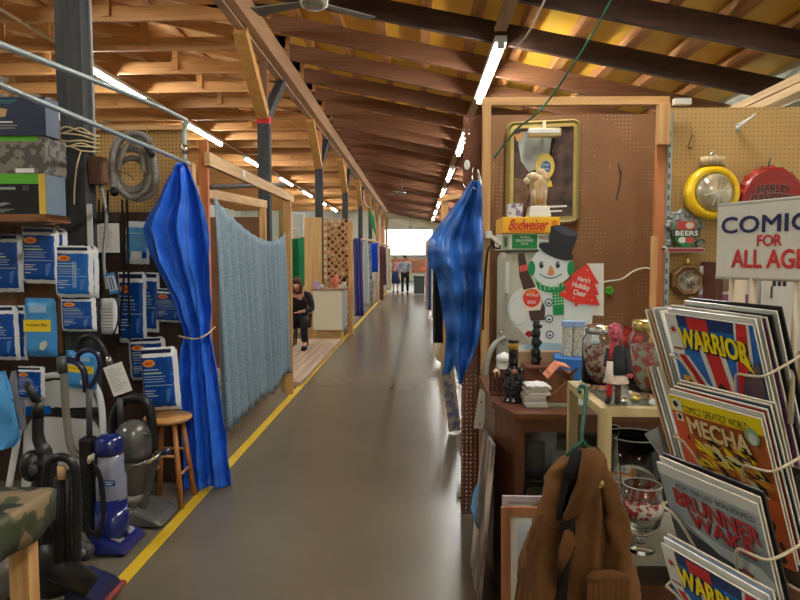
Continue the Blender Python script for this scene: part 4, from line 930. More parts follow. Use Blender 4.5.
o = MB().tube(smooth_path([W(505,338,3.76), W(498,341,3.74), W(491,350,3.70), W(486,368,3.685), W(484,395,3.675), W(484,425,3.675), W(483,470,3.675)],5), .016, P('grey_conduit',(166,168,160),.5)).build('flexible_conduit'); tag(o, 'grey flexible conduit curving down from the white vending box', 'conduit')
# white vending box
t = thing('vending_box', (W(531,300,3.95).x, 4.0, 0), 'off-white upright metal box with rounded side behind the snowman', 'box')
A = W(503,300,3.9).x; B = W(561,300,3.9).x; zt = zf(250,3.9)
MB().bx(A, B, 3.9, 4.25, 0, zt, P('off_white_metal',(206,208,190),.4)).build('body', t, bevel=.05)
MB().bx(W(505,300,3.89).x, W(509,300,3.89).x, 3.885, 3.9, zf(293,3.9), zf(262,3.9), white).build('label_strip', t)
MB().tube([W(503,329,3.88), W(500,333,3.86), W(500,341,3.86), W(504,345,3.88)], .004, chrome).build('latch', t)
t = thing('advertising_box', (W(524,300,3.9).x, 3.95, zt), 'white box with a green panel on top of the vending box', 'box')
z2 = zf(233.5, 3.86)
MB().bx(W(501,300,3.86).x, W(547.5,300,3.86).x, 3.86, 4.2, zt+.001, z2, P('carton_white',(226,228,218),.5)).build('carton', t)
f = front(512, 234.5, 3.858); s = 3.86/F; m = MB(); m.rect(f,0,0,25*s,14*s,P('sign_green',(30,136,66),.5)); 
m.text(f,'WORLD', 8*s,1.2*s,18*s,3.8*s,paper,.002); m.text(f,'RENOWNED', 4*s,4.6*s,21*s,7.2*s,paper,.002); m.text(f,'2010', 9*s,8*s,16*s,10.2*s,paper,.002); m.text(f,'MUG', 27*s,1.5*s,36*s,5.5*s,darkgrey,.002); m.text(f,'BEER', 27*s,7*s,36*s,11*s,darkgrey,.002)
m.rect(f,-9.5*s,1*s,-3*s,14*s,P('carton_green',(150,164,140),.5)); m.rect(f,-7.5*s,3*s,-5*s,12*s,darkgrey,.002); m.build('printing', t)
t = thing('yellow_sign_box', (W(530,300,3.84).x, 3.9, z2), 'yellow box with red script lettering atop the white box', 'box')
z3 = zf(217, 3.84)
MB().bx(W(501.5,300,3.84).x, W(559,300,3.84).x, 3.84, 4.16, z2+.001, z3, P('sign_yellow',(250,190,40),.5)).build('carton', t, bevel=.004)
f = front(501.5, 217, 3.838); m = MB(); m.text(f,'Budweiser', 7*s,2.5*s,44*s,12.5*s,red,.002,skew=.3,bold=.0016); m.rect(f,8*s,13.2*s,42*s,14.6*s,P('amber_print',(226,130,30),.5)); m.oval(f,52*s,6*s,3*s,3*s,P('amber_print',(226,130,30),.5)); m.build('lettering', t)
o = MB().bx(W(507,300,3.9).x, W(521,300,3.9).x, 3.88, 3.96, z3+.001, zf(204,3.9), mat('floral_card',(210,222,232),(130,110,160),scale=30,lo=.5,hi=.6)).build('small_carton'); tag(o, 'small pale floral carton on the left of the yellow box', 'box')
t = thing('figurine', (W(538.5,300,3.88).x, 3.9, z3), 'amber glass horse figurine on a white base above the yellow box', 'figurine')
bx0 = W(527,300,3.86).x; bx1 = W(550,300,3.86).x; zbm = zf(206,3.87)
MB().hexa([(bx0,3.85,z3+.001),(bx1,3.85,z3+.001),(bx1,3.96,z3+.001),(bx0,3.96,z3+.001),(bx0+.012,3.86,zbm),(bx1-.012,3.86,zbm),(bx1-.012,3.95,zbm),(bx0+.012,3.95,zbm)], P('base_white',(236,232,216),.4)).build('base', t, bevel=.006)
am = mat('amber_glass', (226,178,110), (250,234,200), rough=.12, scale=14, trans=.35); c = V(((bx0+bx1)/2, 3.905, zbm))
m = MB()
m.lathe([(.05,0),(.046,.05),(.052,.10),(.058,.14),(.04,.18),(.0001,.2)], c, am, sy=.7)
m.ball(c+V((-.035,-.01,.17)), (.045,.035,.032), am).ball(c+V((-.075,-.02,.15)), (.022,.02,.02), am).ball(c+V((.03,0,.17)), (.04,.03,.04), am).ball(c+V((.01,0,.205)), (.03,.02,.02), am)
for x in (-.03,.03): m.tube([c+V((x,-.03,0)), c+V((x*1.2,-.035,.1))], .012, am)
m.build('horse_body', t)
# framed mirror with lamp
t = thing('framed_bar_mirror', W(543,222,4.25), 'gold framed dark bar mirror with a roundel, hung on brown pegboard', 'mirror')
fb = front(506, 121, 4.25); s = 4.25/F; w = 73*s; h = 102*s
fb = Fr(W(506,122,4.25), (1,0,.04), (.0,0,-1), (0,-1,0))
def rrect(x0,y0,x1,y1,r,k=5):
    pts = []
    for cx,cy,a in ((x1-r,y1-r,0),(x0+r,y1-r,90),(x0+r,y0+r,180),(x1-r,y0+r,270)):
        for i in range(k+1): q = math.radians(a+90*i/k); pts.append((cx+r*math.cos(q), cy+r*math.sin(q)))
    return pts
gold = P('dull_gold', (186,164,100), .35, metal=.5)
m = MB(); O = rrect(0,0,w,h,.05); I = rrect(.05,.05,w-.05,h-.05,.008); n = len(O)
for (A_,B_,ca,cb,mm) in ((O,rrect(.015,.015,w-.015,h-.015,.04),.0,.03,gold),(rrect(.015,.015,w-.015,h-.015,.04),rrect(.028,.028,w-.028,h-.028,.03),.03,.02,P('frame_olive',(128,118,66),.4)),(rrect(.028,.028,w-.028,h-.028,.03),I,.02,.022,gold)):
    m.add([fb.p(a,b,ca) for a,b in A_]+[fb.p(a,b,cb) for a,b in B_], [(i,(i+1)%n,n+(i+1)%n,n+i) for i in range(n)], mm, False)
m.build('frame', t)
m = MB(); art = mat('dark_mirror_art', (40,34,40), (96,74,66), scale=12, rough=.12, detail=6)
m.rect(fb,.045,.045,w-.045,h-.045,art,.01)
m.poly(fb,[(.09,.07),(.29,.06),(.31,.12),(.30,.22),(.24,.30),(.15,.33),(.10,.26),(.08,.15)],mat('mirror_grey',(132,142,142),(176,180,172),scale=9,rough=.1),.0108)
m.poly(fb,[(.30,.06),(.33,.10),(.30,.20),(.31,.32),(.27,.30),(.29,.16)],P('mirror_trunk',(34,28,32),.2),.0114)
m.poly(fb,[(.055,.36),(.12,.38),(.16,.46),(.12,.56),(.055,.58)],mat('mirror_brown',(90,66,56),(130,104,86),scale=20,rough=.2),.0110)
m.poly(fb,[(.055,.085),(.12,.075),(.10,.12),(.07,.13)],P('amber_print2',(206,150,90),.4),.0112)
rx, ry = .255, .30
m.oval(fb,rx,ry,.062,.085,P('roundel_gold',(230,196,60),.4),.0118); m.oval(fb,rx,ry,.048,.066,P('roundel_cream',(214,196,120),.4),.0124); m.oval(fb,rx+.005,ry+.005,.032,.042,P('roundel_blue',(50,96,140),.4),.013)
m.text(fb,'Old',rx-.018,ry-.02,rx+.022,ry-.002,paper,.0136); m.text(fb,'Style',rx-.02,ry+.006,rx+.026,ry+.026,paper,.0136)
m.poly(fb,[(rx-.03,ry+.08),(rx+.04,ry+.09),(rx+.05,ry+.13),(rx-.05,ry+.14)],P('roundel_gold',(230,196,60),.4),.0124)
for k in range(2): m.rect(fb,.20,.555+.03*k,.40-.03*k,.566+.03*k,paper,.0112)
m.build('mirror_glass', t)
m = MB().bx(W(525.5,300,4.17).x, W(557.5,300,4.17).x, 4.13, 4.19, zf(138,4.17), zf(129,4.17), P('lamp_gold',(206,186,130),.3,metal=.4)).build('picture_lamp', t, bevel=.01)
q = MB().bx(W(526,300,4.13).x, W(557,300,4.13).x, 4.127, 4.13, zf(133,4.13), zf(129,4.13), white); q.build('lamp_front', m)
MB().bx(W(540,300,4.2).x, W(543,300,4.2).x, 4.19, 4.21, zf(130,4.2), zf(121,4.2), cream).build('lamp_arm', t)
# brown-wall cords and hooks
o = MB().tube(smooth_path([W(598,283,4.22), W(610,281,4.24), W(622,279,4.25), W(634,271,4.25), W(645,268,4.25), W(650,269,4.2)],5), .006, cream, n=6).build('electric_flex'); tag(o, 'white cord crossing the brown pegboard toward the timber post', 'cord')
o = MB(); 
for a in range(5): q = 2*PI*a/5; o.ball(W(609.5,291,4.26)+V((.018*math.cos(q),0,.018*math.sin(q))), (.014,.004,.014), lgreen, 8)
tag(o.build('green_tack'), 'small lime green flower-shaped tag on the brown pegboard', 'tag')
o = MB().tube(smooth_path([W(619,164,4.27), W(620,170,4.24), W(621,176,4.26), W(617,196,4.27), W(616,200,4.265)],4), .004, darkgrey, n=5).build('peg_hook'); tag(o, 'small dark peg hook with a wire on the brown pegboard', 'hook')
o = MB().tube(smooth_path([W(690,-190,3.2), W(640,-60,3.25), W(613,-4,3.3), W(596,28,3.4), W(575,62,3.5), W(560,84,3.6), W(548,101,3.66), W(534,116,3.68), W(518,128,3.9), W(508,140,4.15), W(500,150,4.24), W(494,158,4.27)],5), .006, P('green_cable_skin',(46,110,86),.5), n=6).build('green_cable'); tag(o, 'green cable slung from the rafters down to the brown pegboard', 'cable')
o = MB().tube(smooth_path([W(592,-115,3.8), W(546,-3,3.9), W(530,30,4.3), W(515,50,4.8)],4), .007, P('pale_cable',(190,180,160),.5), n=6).build('pale_cable'); tag(o, 'pale cable dropping from the rafters near the aisle lamp', 'cable')
o = MB().bx(W(485,300,3.71).x, W(491,300,3.71).x, 3.69, 3.72, zf(238,3.7), zf(231,3.7), white).bar(W(490,235,3.70), W(500,244,3.75), .012, .02, cream).build('plug_adapter'); tag(o, 'white plug adapter with a cream lead on the timber post', 'plug')
o = MB().tube(smooth_path([W(491,240,3.7), W(494,247,3.72), W(500,248,3.76), W(497,241,3.76), W(490,246,3.7), W(487,258,3.7), W(484,300,3.7), W(483,330,3.7)],5), .006, blacka, n=6).build('black_lead'); tag(o, 'black lead bunched below the white plug adapter', 'cord')
# ================================================================== SNOWMAN STANDEE
Ysn = 3.45
fs, s, s_y = lf(555, 290, Ysn); s = (s+s_y)/2; fs.o = W(555,290,Ysn)-fs.u*555*s-fs.d*290*s
def q(pts): return [(x*s, y*s) for x, y in pts]
def ell(cx, cy, rx, ry, n=26, rot=0): return [((cx+rx*math.cos(2*PI*i/n)*math.cos(rot)-ry*math.sin(2*PI*i/n)*math.sin(rot))*s, (cy+rx*math.cos(2*PI*i/n)*math.sin(rot)+ry*math.sin(2*PI*i/n)*math.cos(rot))*s) for i in range(n)]
tn = thing('snowman_standee', (W(550,300,Ysn).x, Ysn, 1.06), 'printed cut-out snowman in a black top hat, standing on the cabinet', 'sign')
sw = P('snow_white',(226,234,232),.5); sw2 = P('snow_shade',(196,212,216),.5)
m = MB()
m.prism(fs, q([(521,288),(515,292),(510,299),(508,309),(510,319),(516,326),(522,332),(527,339),(534,345),(520,350),(600,350),(598,343),(592,334),(592,326),(593,310),(588,304),(578,300),(568,292),(560,286),(545,283)]), 0, .006, sw)
m.prism(fs, ell(551,266,21,19), .001, .008, sw)
m.prism(fs, q([(522,346),(540,342.5),(570,344),(600,347),(600,352),(518,352)]), .004, .009, P('ice_blue',(168,206,226),.5))
m.poly(fs, ell(519.5,311.5,10.6,14.6), sw2, .0066); m.poly(fs, ell(520,311,10,13.6), sw, .0074)
m.poly(fs, ell(577,314.5,16,10.6), sw2, .0066); m.poly(fs, ell(577.5,314,15.4,9.6), sw, .0074)
m.build('snow_body', tn)
m = MB(); hat = P('hat_black',(34,38,48),.4)
m.prism(fs, ell(555,251.5,18.5,6.2,26,.38), .008, .014, hat); m.prism(fs, q([(549.5,226.5),(556,225.2),(566,228),(576,235),(575.5,238),(569.5,256),(558,254),(547.5,246.5)]), .008, .0145, hat); m.poly(fs, ell(563.5,231,12.3,3.6,22,.34), P('hat_top',(66,74,90),.4), .0152)
m.build('top_hat', tn)
m = MB(); bk = P('ink_black',(20,20,24),.5); gn = P('muff_green',(20,142,82),.5)
for x,y in ((531,268.5),(570,268.5)): MB().prism(fs, ell(x,y,3.6,7.6), .008, .012, gn).build('earmuff', tn)
m = MB()
for x,y in ((540.5,265),(556.8,264.8)): m.poly(fs, ell(x,y,3,4.2), sw2, .009); m.poly(fs, ell(x+.3,y,1.9,3.2), bk, .0098); m.poly(fs, ell(x+1,y-1.2,.6,.8), sw, .0104)
m.poly(fs, q([(549.5,265),(552,267),(554,274),(550,276),(547,274.5)]), P('carrot',(222,150,78),.5), .0098)
pts = [(539+22*i/10, 274.5+4.2*math.sin(PI*i/10)) for i in range(11)]
m.poly(fs, q(pts+[(a,b-1.1) for a,b in pts[::-1]]), P('smile_ink',(40,70,90),.5), .0098)
m.build('printed_face', tn)
m = MB()
m.prism(fs, q([(535,280),(541,284.5),(550,287),(558,286.5),(566,283),(564,290),(556,293),(545,292),(538,289)]), .007, .011, gn)
m.prism(fs, q([(552,291),(562.5,289),(564,314.5),(553,315.5)]), .007, .0115, gn)
lg = P('scarf_light',(150,214,160),.5)
for k in range(6): m.poly(fs, q([(539+4.4*k,284+.8*k-.25*k*k),(540.3+4.4*k,284.3+.8*k-.25*k*k),(541+4.4*k,290.5+.3*k-.2*k*k),(539.7+4.4*k,290.2+.3*k-.2*k*k)]), lg, .0118)
for k in range(4): m.poly(fs, q([(552.3,295+3*k),(563,294+3*k),(563,294.9+3*k),(552.3,295.9+3*k)]), lg, .0122)
for k in range(3): m.poly(fs, q([(554.5+2.8*k,292),(555.3+2.8*k,292),(556+2.8*k,305),(555.2+2.8*k,305)]), lg, .0122)
m.build('scarf', tn)
m = MB(); bt = P('bottle_brown_print',(74,52,46),.4)
m.prism(fs, q([(517,254),(523.5,252.5),(528,272),(534,284),(538,293),(545,307),(545,320),(531,321),(524,292),(519,276)]), .007, .0105, bt)
m.poly(fs, q([(518.3,266),(526.6,264),(528,270),(519.5,272)]), P('label_pink',(214,84,80),.5), .0112)
m.poly(fs, q([(520,291),(537,286.5),(542,303),(540,310),(526,311)]), P('label_cream',(240,228,206),.5), .0112)
m.poly(fs, ell(531.5,298,8.8,9.2), P('label_red',(222,60,48),.5), .0118)
m.text(fs, 'Big', 526*s, 293*s, 531*s, 296.5*s, paper, .0124); m.text(fs, 'Red', 532*s, 293*s, 538*s, 296.5*s, paper, .0124); m.text(fs, 'BEER', 527.5*s, 300.5*s, 536*s, 303.5*s, paper, .0124)
m.poly(fs, ell(531,292,4,2), P('amber_print',(226,130,30),.5), .0121)
m.build('bottle_print', tn)
for x,y in ((548.7,302.5),(549.3,319),(550.2,335)): m = MB(); m.poly(fs, ell(x,y,4.2,4.2), P('button_blue',(70,100,130),.5), .0082); m.poly(fs, ell(x,y,2.9,2.9), sw, .0088); m.poly(fs, ell(x,y+.6,1.6,1.2), P('button_blue',(70,100,130),.5), .0094); m.build('button', tn)
m = MB(); m.poly(fs, q([(525,334.5),(528,331),(532,331.5),(534,329),(535.5,332),(533,336),(529,337.5)]), red, .0082)
m.build('printed_fish', tn)
m = MB()
m.prism(fs, q([(586,263.5),(603,263.2),(604,316),(590,315)]), -.004, -.001, P('white_card',(230,232,224),.6))
m.build('back_card', tn)
m = MB(); trd = P('tree_red',(226,54,44),.5)
m.prism(fs, q([(586.3,264),(592,274),(598,283.5),(593.8,284),(598.2,294.5),(594.8,295.2),(599.3,305),(589,304.6),(577.5,303.5),(577.3,306.5),(574.5,306),(574.7,303),(566,299),(558,294.5),(566,288),(563.5,284),(572,278),(570,275)]), .010, .014, trd)
def ltext(m, tx, x0, y0, x1, y1, rot, mt, c):
    a = math.atan(rot); fr = Fr(fs.p(x0*s, y0*s), fs.u*math.cos(a)+fs.d*math.sin(a), fs.d*math.cos(a)-fs.u*math.sin(a), fs.n); m.text(fr, tx, 0, 0, (x1-x0)*s, (y1-y0)*s, mt, c, bold=.0008)
ltext(m, "Here's", 577.5, 275.5, 590, 280.5, .22, paper, .0148); ltext(m, 'Holiday', 572.5, 281, 590, 288, .26, paper, .0148); ltext(m, 'Cheer', 573.5, 289, 586, 294.2, .22, paper, .0148)
for x,y in ((586,270),(564,292),(573,297.5),(591,300)): m.poly(fs, ell(x,y,.9,.9,8), P('star_pink',(246,180,150),.5), .0148)
m.build('tree_sign', tn)
# ================================================================== ON THE CABINET
def on(x, Y): return V((W(x, 300, Y).x, Y, CT+.0008))
o = MB().bx(W(519,300,3.4).x, W(592,300,3.4).x, 3.38, 3.60, CT+.001, 1.055, P('kraft_board',(168,140,112),.8)).build('cardboard_box', bevel=.003); tag(o, 'plain tan cardboard box under the snowman', 'box')
# black decanter
c = on(514, 2.95); t = thing('black_decanter', c, 'glossy black figural decanter with a gold band at its neck, by the cabinet corner', 'decanter')
gb = P('gloss_black',(20,20,22),.08,coat=.6); u = 2.95/F
m = MB().lathe([(.052,0),(.054,.006),(.042,.014),(.042,.03),(.046,.07),(.040,.10),(.032,.13),(.028,.15),(.022,.165)], c, gb, 18)
for k in range(14): a = 2.4*k; h = .03+.009*k; m.ball(c+V((.036*math.cos(a),.036*math.sin(a),h)), (.014,.014,.018), gb, 8)
m.build('body', t); MB().lathe([(.022,.165),(.021,.235),(.019,.245)], c, gb).build('neck', t)
MB().lathe([(.024,.243),(.024,.275),(.0001,.276)], c, P('gold_label',(176,134,50),.4)).lathe([(.025,.275),(.025,.285),(.0001,.286)], c, gb).build('gold_band', t)
MB().ball(c+V((0,-.04,.145)), (.014,.008,.011), P('dull_pink',(160,100,90),.5), 8).build('medallion', t)
# small wooden rack, jar
c = on(499, 3.1); t = thing('wooden_rack', c, 'small dark wooden slatted rack at the cabinet corner', 'rack'); wr = P('dark_rack_wood',(92,54,36),.5)
for k in range(4): MB().bx(c.x-.035+.02*k, c.x-.023+.02*k, 3.07, 3.08, CT+.001, CT+.115, wr).build('slat', t)
MB().bx(c.x-.04,c.x+.05,3.06,3.13,CT+.001,CT+.012,wr).build('base', t); MB().bx(c.x-.04,c.x+.05,3.12,3.13,CT+.012,CT+.12,wr).build('back', t)
MB().ball(c+V((-.01,.0,.10)), (.02,.02,.025), P('pale_peach',(214,180,150),.5), 8).build('shell_knob', t)
c = on(505, 3.3); t = thing('white_jar', c, 'white patterned ceramic jar behind the small wooden rack', 'jar')
MB().lathe([(.035,0),(.05,.04),(.052,.08),(.04,.12),(.03,.13)], c, mat('jar_glaze',(214,214,200),(150,150,140),scale=30,rough=.3,lo=.5,hi=.6)).build('body', t); MB().lathe([(.034,.13),(.045,.14),(.04,.16),(.012,.175),(.0001,.18)], c, white).build('lid', t)
# wooden box with black totem
Yb = 3.25; A = W(527.5,300,Yb).x; B = W(556,300,Yb).x; zb_ = zf(366, Yb)
t = thing('trinket_box', ((A+B)/2, 3.33, CT), 'dark reddish wooden trinket box carrying a black totem', 'box'); rw = wood('trinket_wood',(104,54,38),(128,72,50),'x',rough=.35)
MB().bx(A,B,Yb,3.42,CT+.001,zb_-.02,rw).build('body', t, bevel=.004); MB().bx(A-.008,B+.008,Yb-.008,3.428,zb_-.02,zb_,rw).build('lid', t, bevel=.004)
MB().ball(V(((A+B)/2,Yb-.002,CT+.09)),(.008,.004,.008),chrome,8).build('knob', t)
c = V((W(537,300,3.3).x, 3.31, zb_+.0005)); m = MB(); 
m.lathe([(.03,0),(.031,.02),(.022,.03),(.03,.05),(.032,.07),(.02,.085),(.03,.10),(.031,.125),(.022,.135),(.028,.15),(.03,.17),(.02,.185),(.024,.2),(.022,.225),(.0001,.23)], c, gb, 12, None, .8, .8)
for k in range(5): m.ball(c+V((.018*(-1)**k,-.010,.03+.042*k)), (.012,.012,.012), gb, 8)
tag(m.build('black_totem'), 'glossy black carved totem standing on the reddish trinket box', 'figurine')
# napkin stack
c = on(537.5, 2.86)
for k in range(7):
    z = CT+.001+.0135*k; a = .015*random.uniform(-1,1)
    m = MB().bx(c.x-.049+a,c.x+.049+a,2.82,2.92,z,z+.0125,P('card_%d'%(k%3),[(206,202,190),(226,224,216),(186,180,170)][k%3],.7)); o = m.build('folded_card', bevel=.003)
    tag(o, 'folded pale card in the stack beside the black decanter', 'card', 'stack of folded cards on the cabinet')
m = MB(); G = [[V((c.x-.05+.10*i/10, 2.815+.105*j/6, CT+.096+.013*math.sin(PI*j/6)*math.sin(PI*i/10)+.004*math.sin(i*1.7+j))) for i in range(11)] for j in range(7)]
m.grid(G, white); tag(m.build('crumpled_napkin', solid=.004), 'crumpled white napkin on top of the card stack', 'napkin')
# windmill house
Yw = 2.88; A = W(551,300,Yw).x; B = W(575,300,Yw).x; zt = zf(373,Yw); zr = zf(364.5,Yw); xm = (A+B)/2
t = thing('windmill_house', (xm, 2.92, CT), 'small brown wooden windmill house with a salmon roof and crossed blades', 'model'); mw = wood('mill_wood',(110,66,40),(136,88,56),'z')
MB().bx(A,B,2.88,2.97,CT+.012,zt,mw).build('walls', t)
ro = P('salmon_roof',(224,140,104),.6)
MB().add([(A-.012,2.865,zt-.022),(xm-.012,2.865,zr),(xm-.012,2.985,zr),(A-.012,2.985,zt-.022),(xm+.035,2.865,zr-.012),(xm+.035,2.985,zr-.012)], [(0,1,2,3),(1,4,5,2)], ro).build('roof', t, solid=.006)
m = MB(); ct = V((xm+.022, 2.858, zt-.012))
for a in (.75,.75+PI/2): d = V((math.cos(a),0,math.sin(a))); m.bar(ct-d*.058, ct+d*.058, .012, .004, P('blade_wood',(90,52,32),.6), (0,1,0))
m.build('crossed_blades', t)
MB().bar((xm-.04,2.876,CT+.05),(xm+.02,2.876,CT+.11),.008,.006,P('pale_brace',(160,120,80),.6),(0,1,0)).build('brace', t)
MB().bx(A-.015,B+.1,2.84,3.0,CT+.001,CT+.011,P('grey_green_tray',(150,156,140),.5)).build('tray', t)
# blue box, shakers
Yq = 3.12; A = W(556,300,Yq).x; B = W(592,300,Yq).x; zb_ = zf(358,Yq)
o = MB().hexa([(A,3.12,CT+.001),(B,3.04,CT+.001),(B+.03,3.24,CT+.001),(A+.03,3.30,CT+.001),(A,3.12,zb_),(B,3.04,zb_-.0),(B+.03,3.24,zb_),(A+.03,3.30,zb_)], P('box_blue',(52,122,200),.5)).build('blue_box'); tag(o, 'bright blue box behind the windmill house, under the clear shakers', 'box')
for k,(a,b) in enumerate(((564.5,572.5),(574.5,585))):
    Y = 3.16; A = W(a,300,Y).x; B = W(b,300,Y).x; c = V(((A+B)/2, Y+.02, zb_+.0005)); z1 = zf(327,Y)-zb_
    t = thing('glass_shaker', c, ['narrower', 'wider'][k]+' patterned clear shaker with a pale blue lid on the blue box', 'shaker', 'clear shakers on the blue box')
    MB().bx(A,B,Y,Y+.04,zb_+.001,zb_+z1,mat('lace_glass',(196,190,170),(226,224,210),scale=60,rough=.2,trans=.3,lo=.45,hi=.55)).build('body', t, bevel=.004)
    MB().bx(A-.004,B+.004,Y-.004,Y+.044,zb_+z1,zb_+z1+.03,P('shaker_lid',(150,180,222),.4)).build('lid', t, bevel=.004)
# ================================================================== CREAM STAND
SZ = 1.112; x0, x1, y0, y1 = .535, 1.02, 1.86, 2.28
t = thing('display_stand', ((x0+x1)/2, (y0+y1)/2, 0), 'cream wooden display stand with slim legs before the cabinet', 'stand')
for (x,y) in ((x0,y0),(x1-.032,y0),(x0,y1-.032),(x1-.032,y1-.032)): MB().bx(x,x+.032,y,y+.032,0,SZ-.025,cream_z).build('leg', t)
MB().bx(x0,x1,y0,y0+.03,SZ-.025,SZ,cream_z).build('rail', t); MB().bx(x0,x1,y1-.03,y1,SZ-.025,SZ,cream_z).build('rail', t)
MB().bx(x0,x0+.03,y0+.03,y1-.03,SZ-.025,SZ,cream_z).build('rail', t); MB().bx(x1-.03,x1,y0+.03,y1-.03,SZ-.025,SZ,cream_z).build('rail', t)
MB().bx(x0+.03,x1-.03,y0+.03,y1-.03,SZ-.012,SZ-.004,mat('cloudy_glass_top',(170,176,164),(110,110,96),rough=.15,scale=10)).build('top_panel', t)
MB().bx(x0+.005,x1-.005,y0+.02,y1-.02,.63,.645,P('grey_shelf',(128,124,108),.6)).build('shelf', t)
# jars
ct_ = mat('jar_contents',(140,48,44),(226,212,196),scale=60,detail=2,rough=.4,lo=.44,hi=.56)
def jar(c, r, h, label, lidm, content, grp='glass jars on the cream stand'):
    t = thing('glass_jar', c, label, 'jar', grp); n = 26
    MB().lathe([(r*.92,.002),(r,.02),(r,h*.75),(r*.8,h*.86),(r*.78,h*.88),(r*.74,h*.88),(r*.76,h*.85),(r*.95,h*.74),(r*.95,.02),(.0001,.012)], c, glass, n).build('jar_glass', t)
    MB().lathe([(.0001,.015),(r*.92,.022),(r*.92,h*.66),(.0001,h*.7)], c, content, n).build('contents', t)
    MB().lathe([(r*.84,h*.86),(r*.86,h*.9),(r*.86,h*.955),(r*.78,h*.99),(.0001,h)], c, lidm, n).build('lid', t)
    return t
jar(V((W(601,300,2.17).x, 2.16, SZ+.0005)), .062, .215, 'glass jar of dark red trinkets with a silver lid on the cream stand', chrome, ct_)
jar(V((W(648,300,2.02).x+.005, 2.03, SZ+.0005)), .056, .245, 'glass jar of mixed trinkets with a brass lid, right of the doll', P('brass',(206,186,110),.25,metal=.8), mat('jar_contents_mix',(190,76,70),(190,200,180),scale=50,detail=2,rough=.4,lo=.45,hi=.55))
t = thing('goblet', (W(632,300,2.2).x, 2.2, SZ), 'small tumbler with a red band behind the doll', 'glass'); c = V((W(633,300,2.22).x, 2.22, SZ+.0005))
MB().lathe([(.026,0),(.03,.2),(.028,.2),(.024,.006),(.0001,.005)], c, glass).build('tumbler', t); MB().lathe([(.0305,.13),(.031,.17)], c, P('red_band',(190,50,44),.4)).build('red_band', t)
for k in range(7):
    c = V((.62+.045*k+.01*math.sin(k*3), 1.93+.03*math.sin(k*2), SZ+.008)); o = MB().ball(c, (.018,.014,.011), [chrome,P('brass',(206,186,110),.25),white,P('shell_green',(150,170,130),.4)][k % 4], 8).build('trinket')
    tag(o, 'small shiny trinket lying on the cream stand', 'trinket', 'trinkets lying on the cream stand')
# doll
Yd = 1.93; c = V((W(616,300,Yd).x, Yd, SZ)); u = Yd/F; zd = lambda y: zf(y, Yd)
t = thing('doll_figure', c, 'pink-headed figurine in a dark jacket, pale skirt and black boots', 'figurine'); pk = P('doll_pink',(186,84,98),.5); jk = P('doll_jacket',(44,46,52),.7)
X = lambda x: W(x,300,Yd).x
m = MB(); hc = V((X(616),Yd,zd(333))); m.ball(hc, (7.2*u,7.5*u,9*u), pk, 16)
for x,y in ((612,327),(618,326),(615.5,325)): m.ball(V((X(x),Yd,zd(y))), (3.6*u,4*u,2.6*u), pk, 10)
m.ball(V((X(614),Yd-7*u,zd(336))), (1.8*u,2*u,1.4*u), pk, 8); m.ball(V((X(614),Yd-6*u,zd(339))), (3*u,2*u,1*u), P('doll_mouth',(140,50,70),.5), 8)
for x in (611.5,616.5): m.ball(V((X(x),Yd-6.9*u,zd(332))), (1.1*u,1*u,1*u), P('doll_eye',(90,30,50),.5), 8)
m.tube([V((X(615),Yd,zd(341))), V((X(614.5),Yd,zd(346)))], 4*u, pk)
m.tube([V((X(613),Yd-2*u,zd(344))), V((X(611.5),Yd-3*u,zd(358)))], [3*u,3.4*u], P('doll_red',(196,60,64),.5)).build('head', t)
m = MB().tube([V((X(617),Yd,zd(345))), V((X(618),Yd,zd(352))), V((X(618),Yd,zd(362))), V((X(618.5),Yd,zd(373)))], [6*u,8.5*u,8.5*u,9.5*u], jk, n=14)
m.tube(smooth_path([V((X(624),Yd,zd(348))), V((X(627),Yd-2*u,zd(357))), V((X(629),Yd-4*u,zd(368))), V((X(629),Yd-5*u,zd(371)))],3), [4*u]*4+[3.4*u]*6, jk); m.tube(smooth_path([V((X(610),Yd,zd(348))), V((X(608),Yd-2*u,zd(358))), V((X(607.5),Yd-3*u,zd(366)))],3), 3*u, jk); m.build('jacket', t)
MB().ball(V((X(630),Yd-5*u,zd(374))), 3*u, pk, 8).ball(V((X(607.5),Yd-3*u,zd(368))), 2.4*u, pk, 8).build('hand', t)
m = MB().lathe([(5*u,0),(8*u,-6*u),(12.5*u,-13*u),(12*u,-14*u),(.0001,-9*u)], V((X(618),Yd,zd(368))), P('doll_skirt',(226,204,190),.7), 24).tube([V((X(610),Yd-4*u,zd(360))), V((X(609),Yd-6*u,zd(381)))], [3.5*u,4.5*u], P('doll_apron',(236,220,206),.7)); m.build('skirt', t)
MB().tube([V((X(611.5),Yd,zd(380))), V((X(611),Yd,zd(396)))], [3.2*u,2.6*u], red).build('leg', t); MB().tube([V((X(620),Yd,zd(380))), V((X(620),Yd,zd(397)))], [3.2*u,2.8*u], P('doll_leg_brown',(110,76,60),.6)).build('leg', t)
for x in (610.5,620): MB().tube([V((X(x+1),Yd+2*u,SZ+3.2*u)), V((X(x-2.5),Yd-5*u,SZ+2.6*u))], [3.2*u,2.8*u], blacka).build('boot', t)
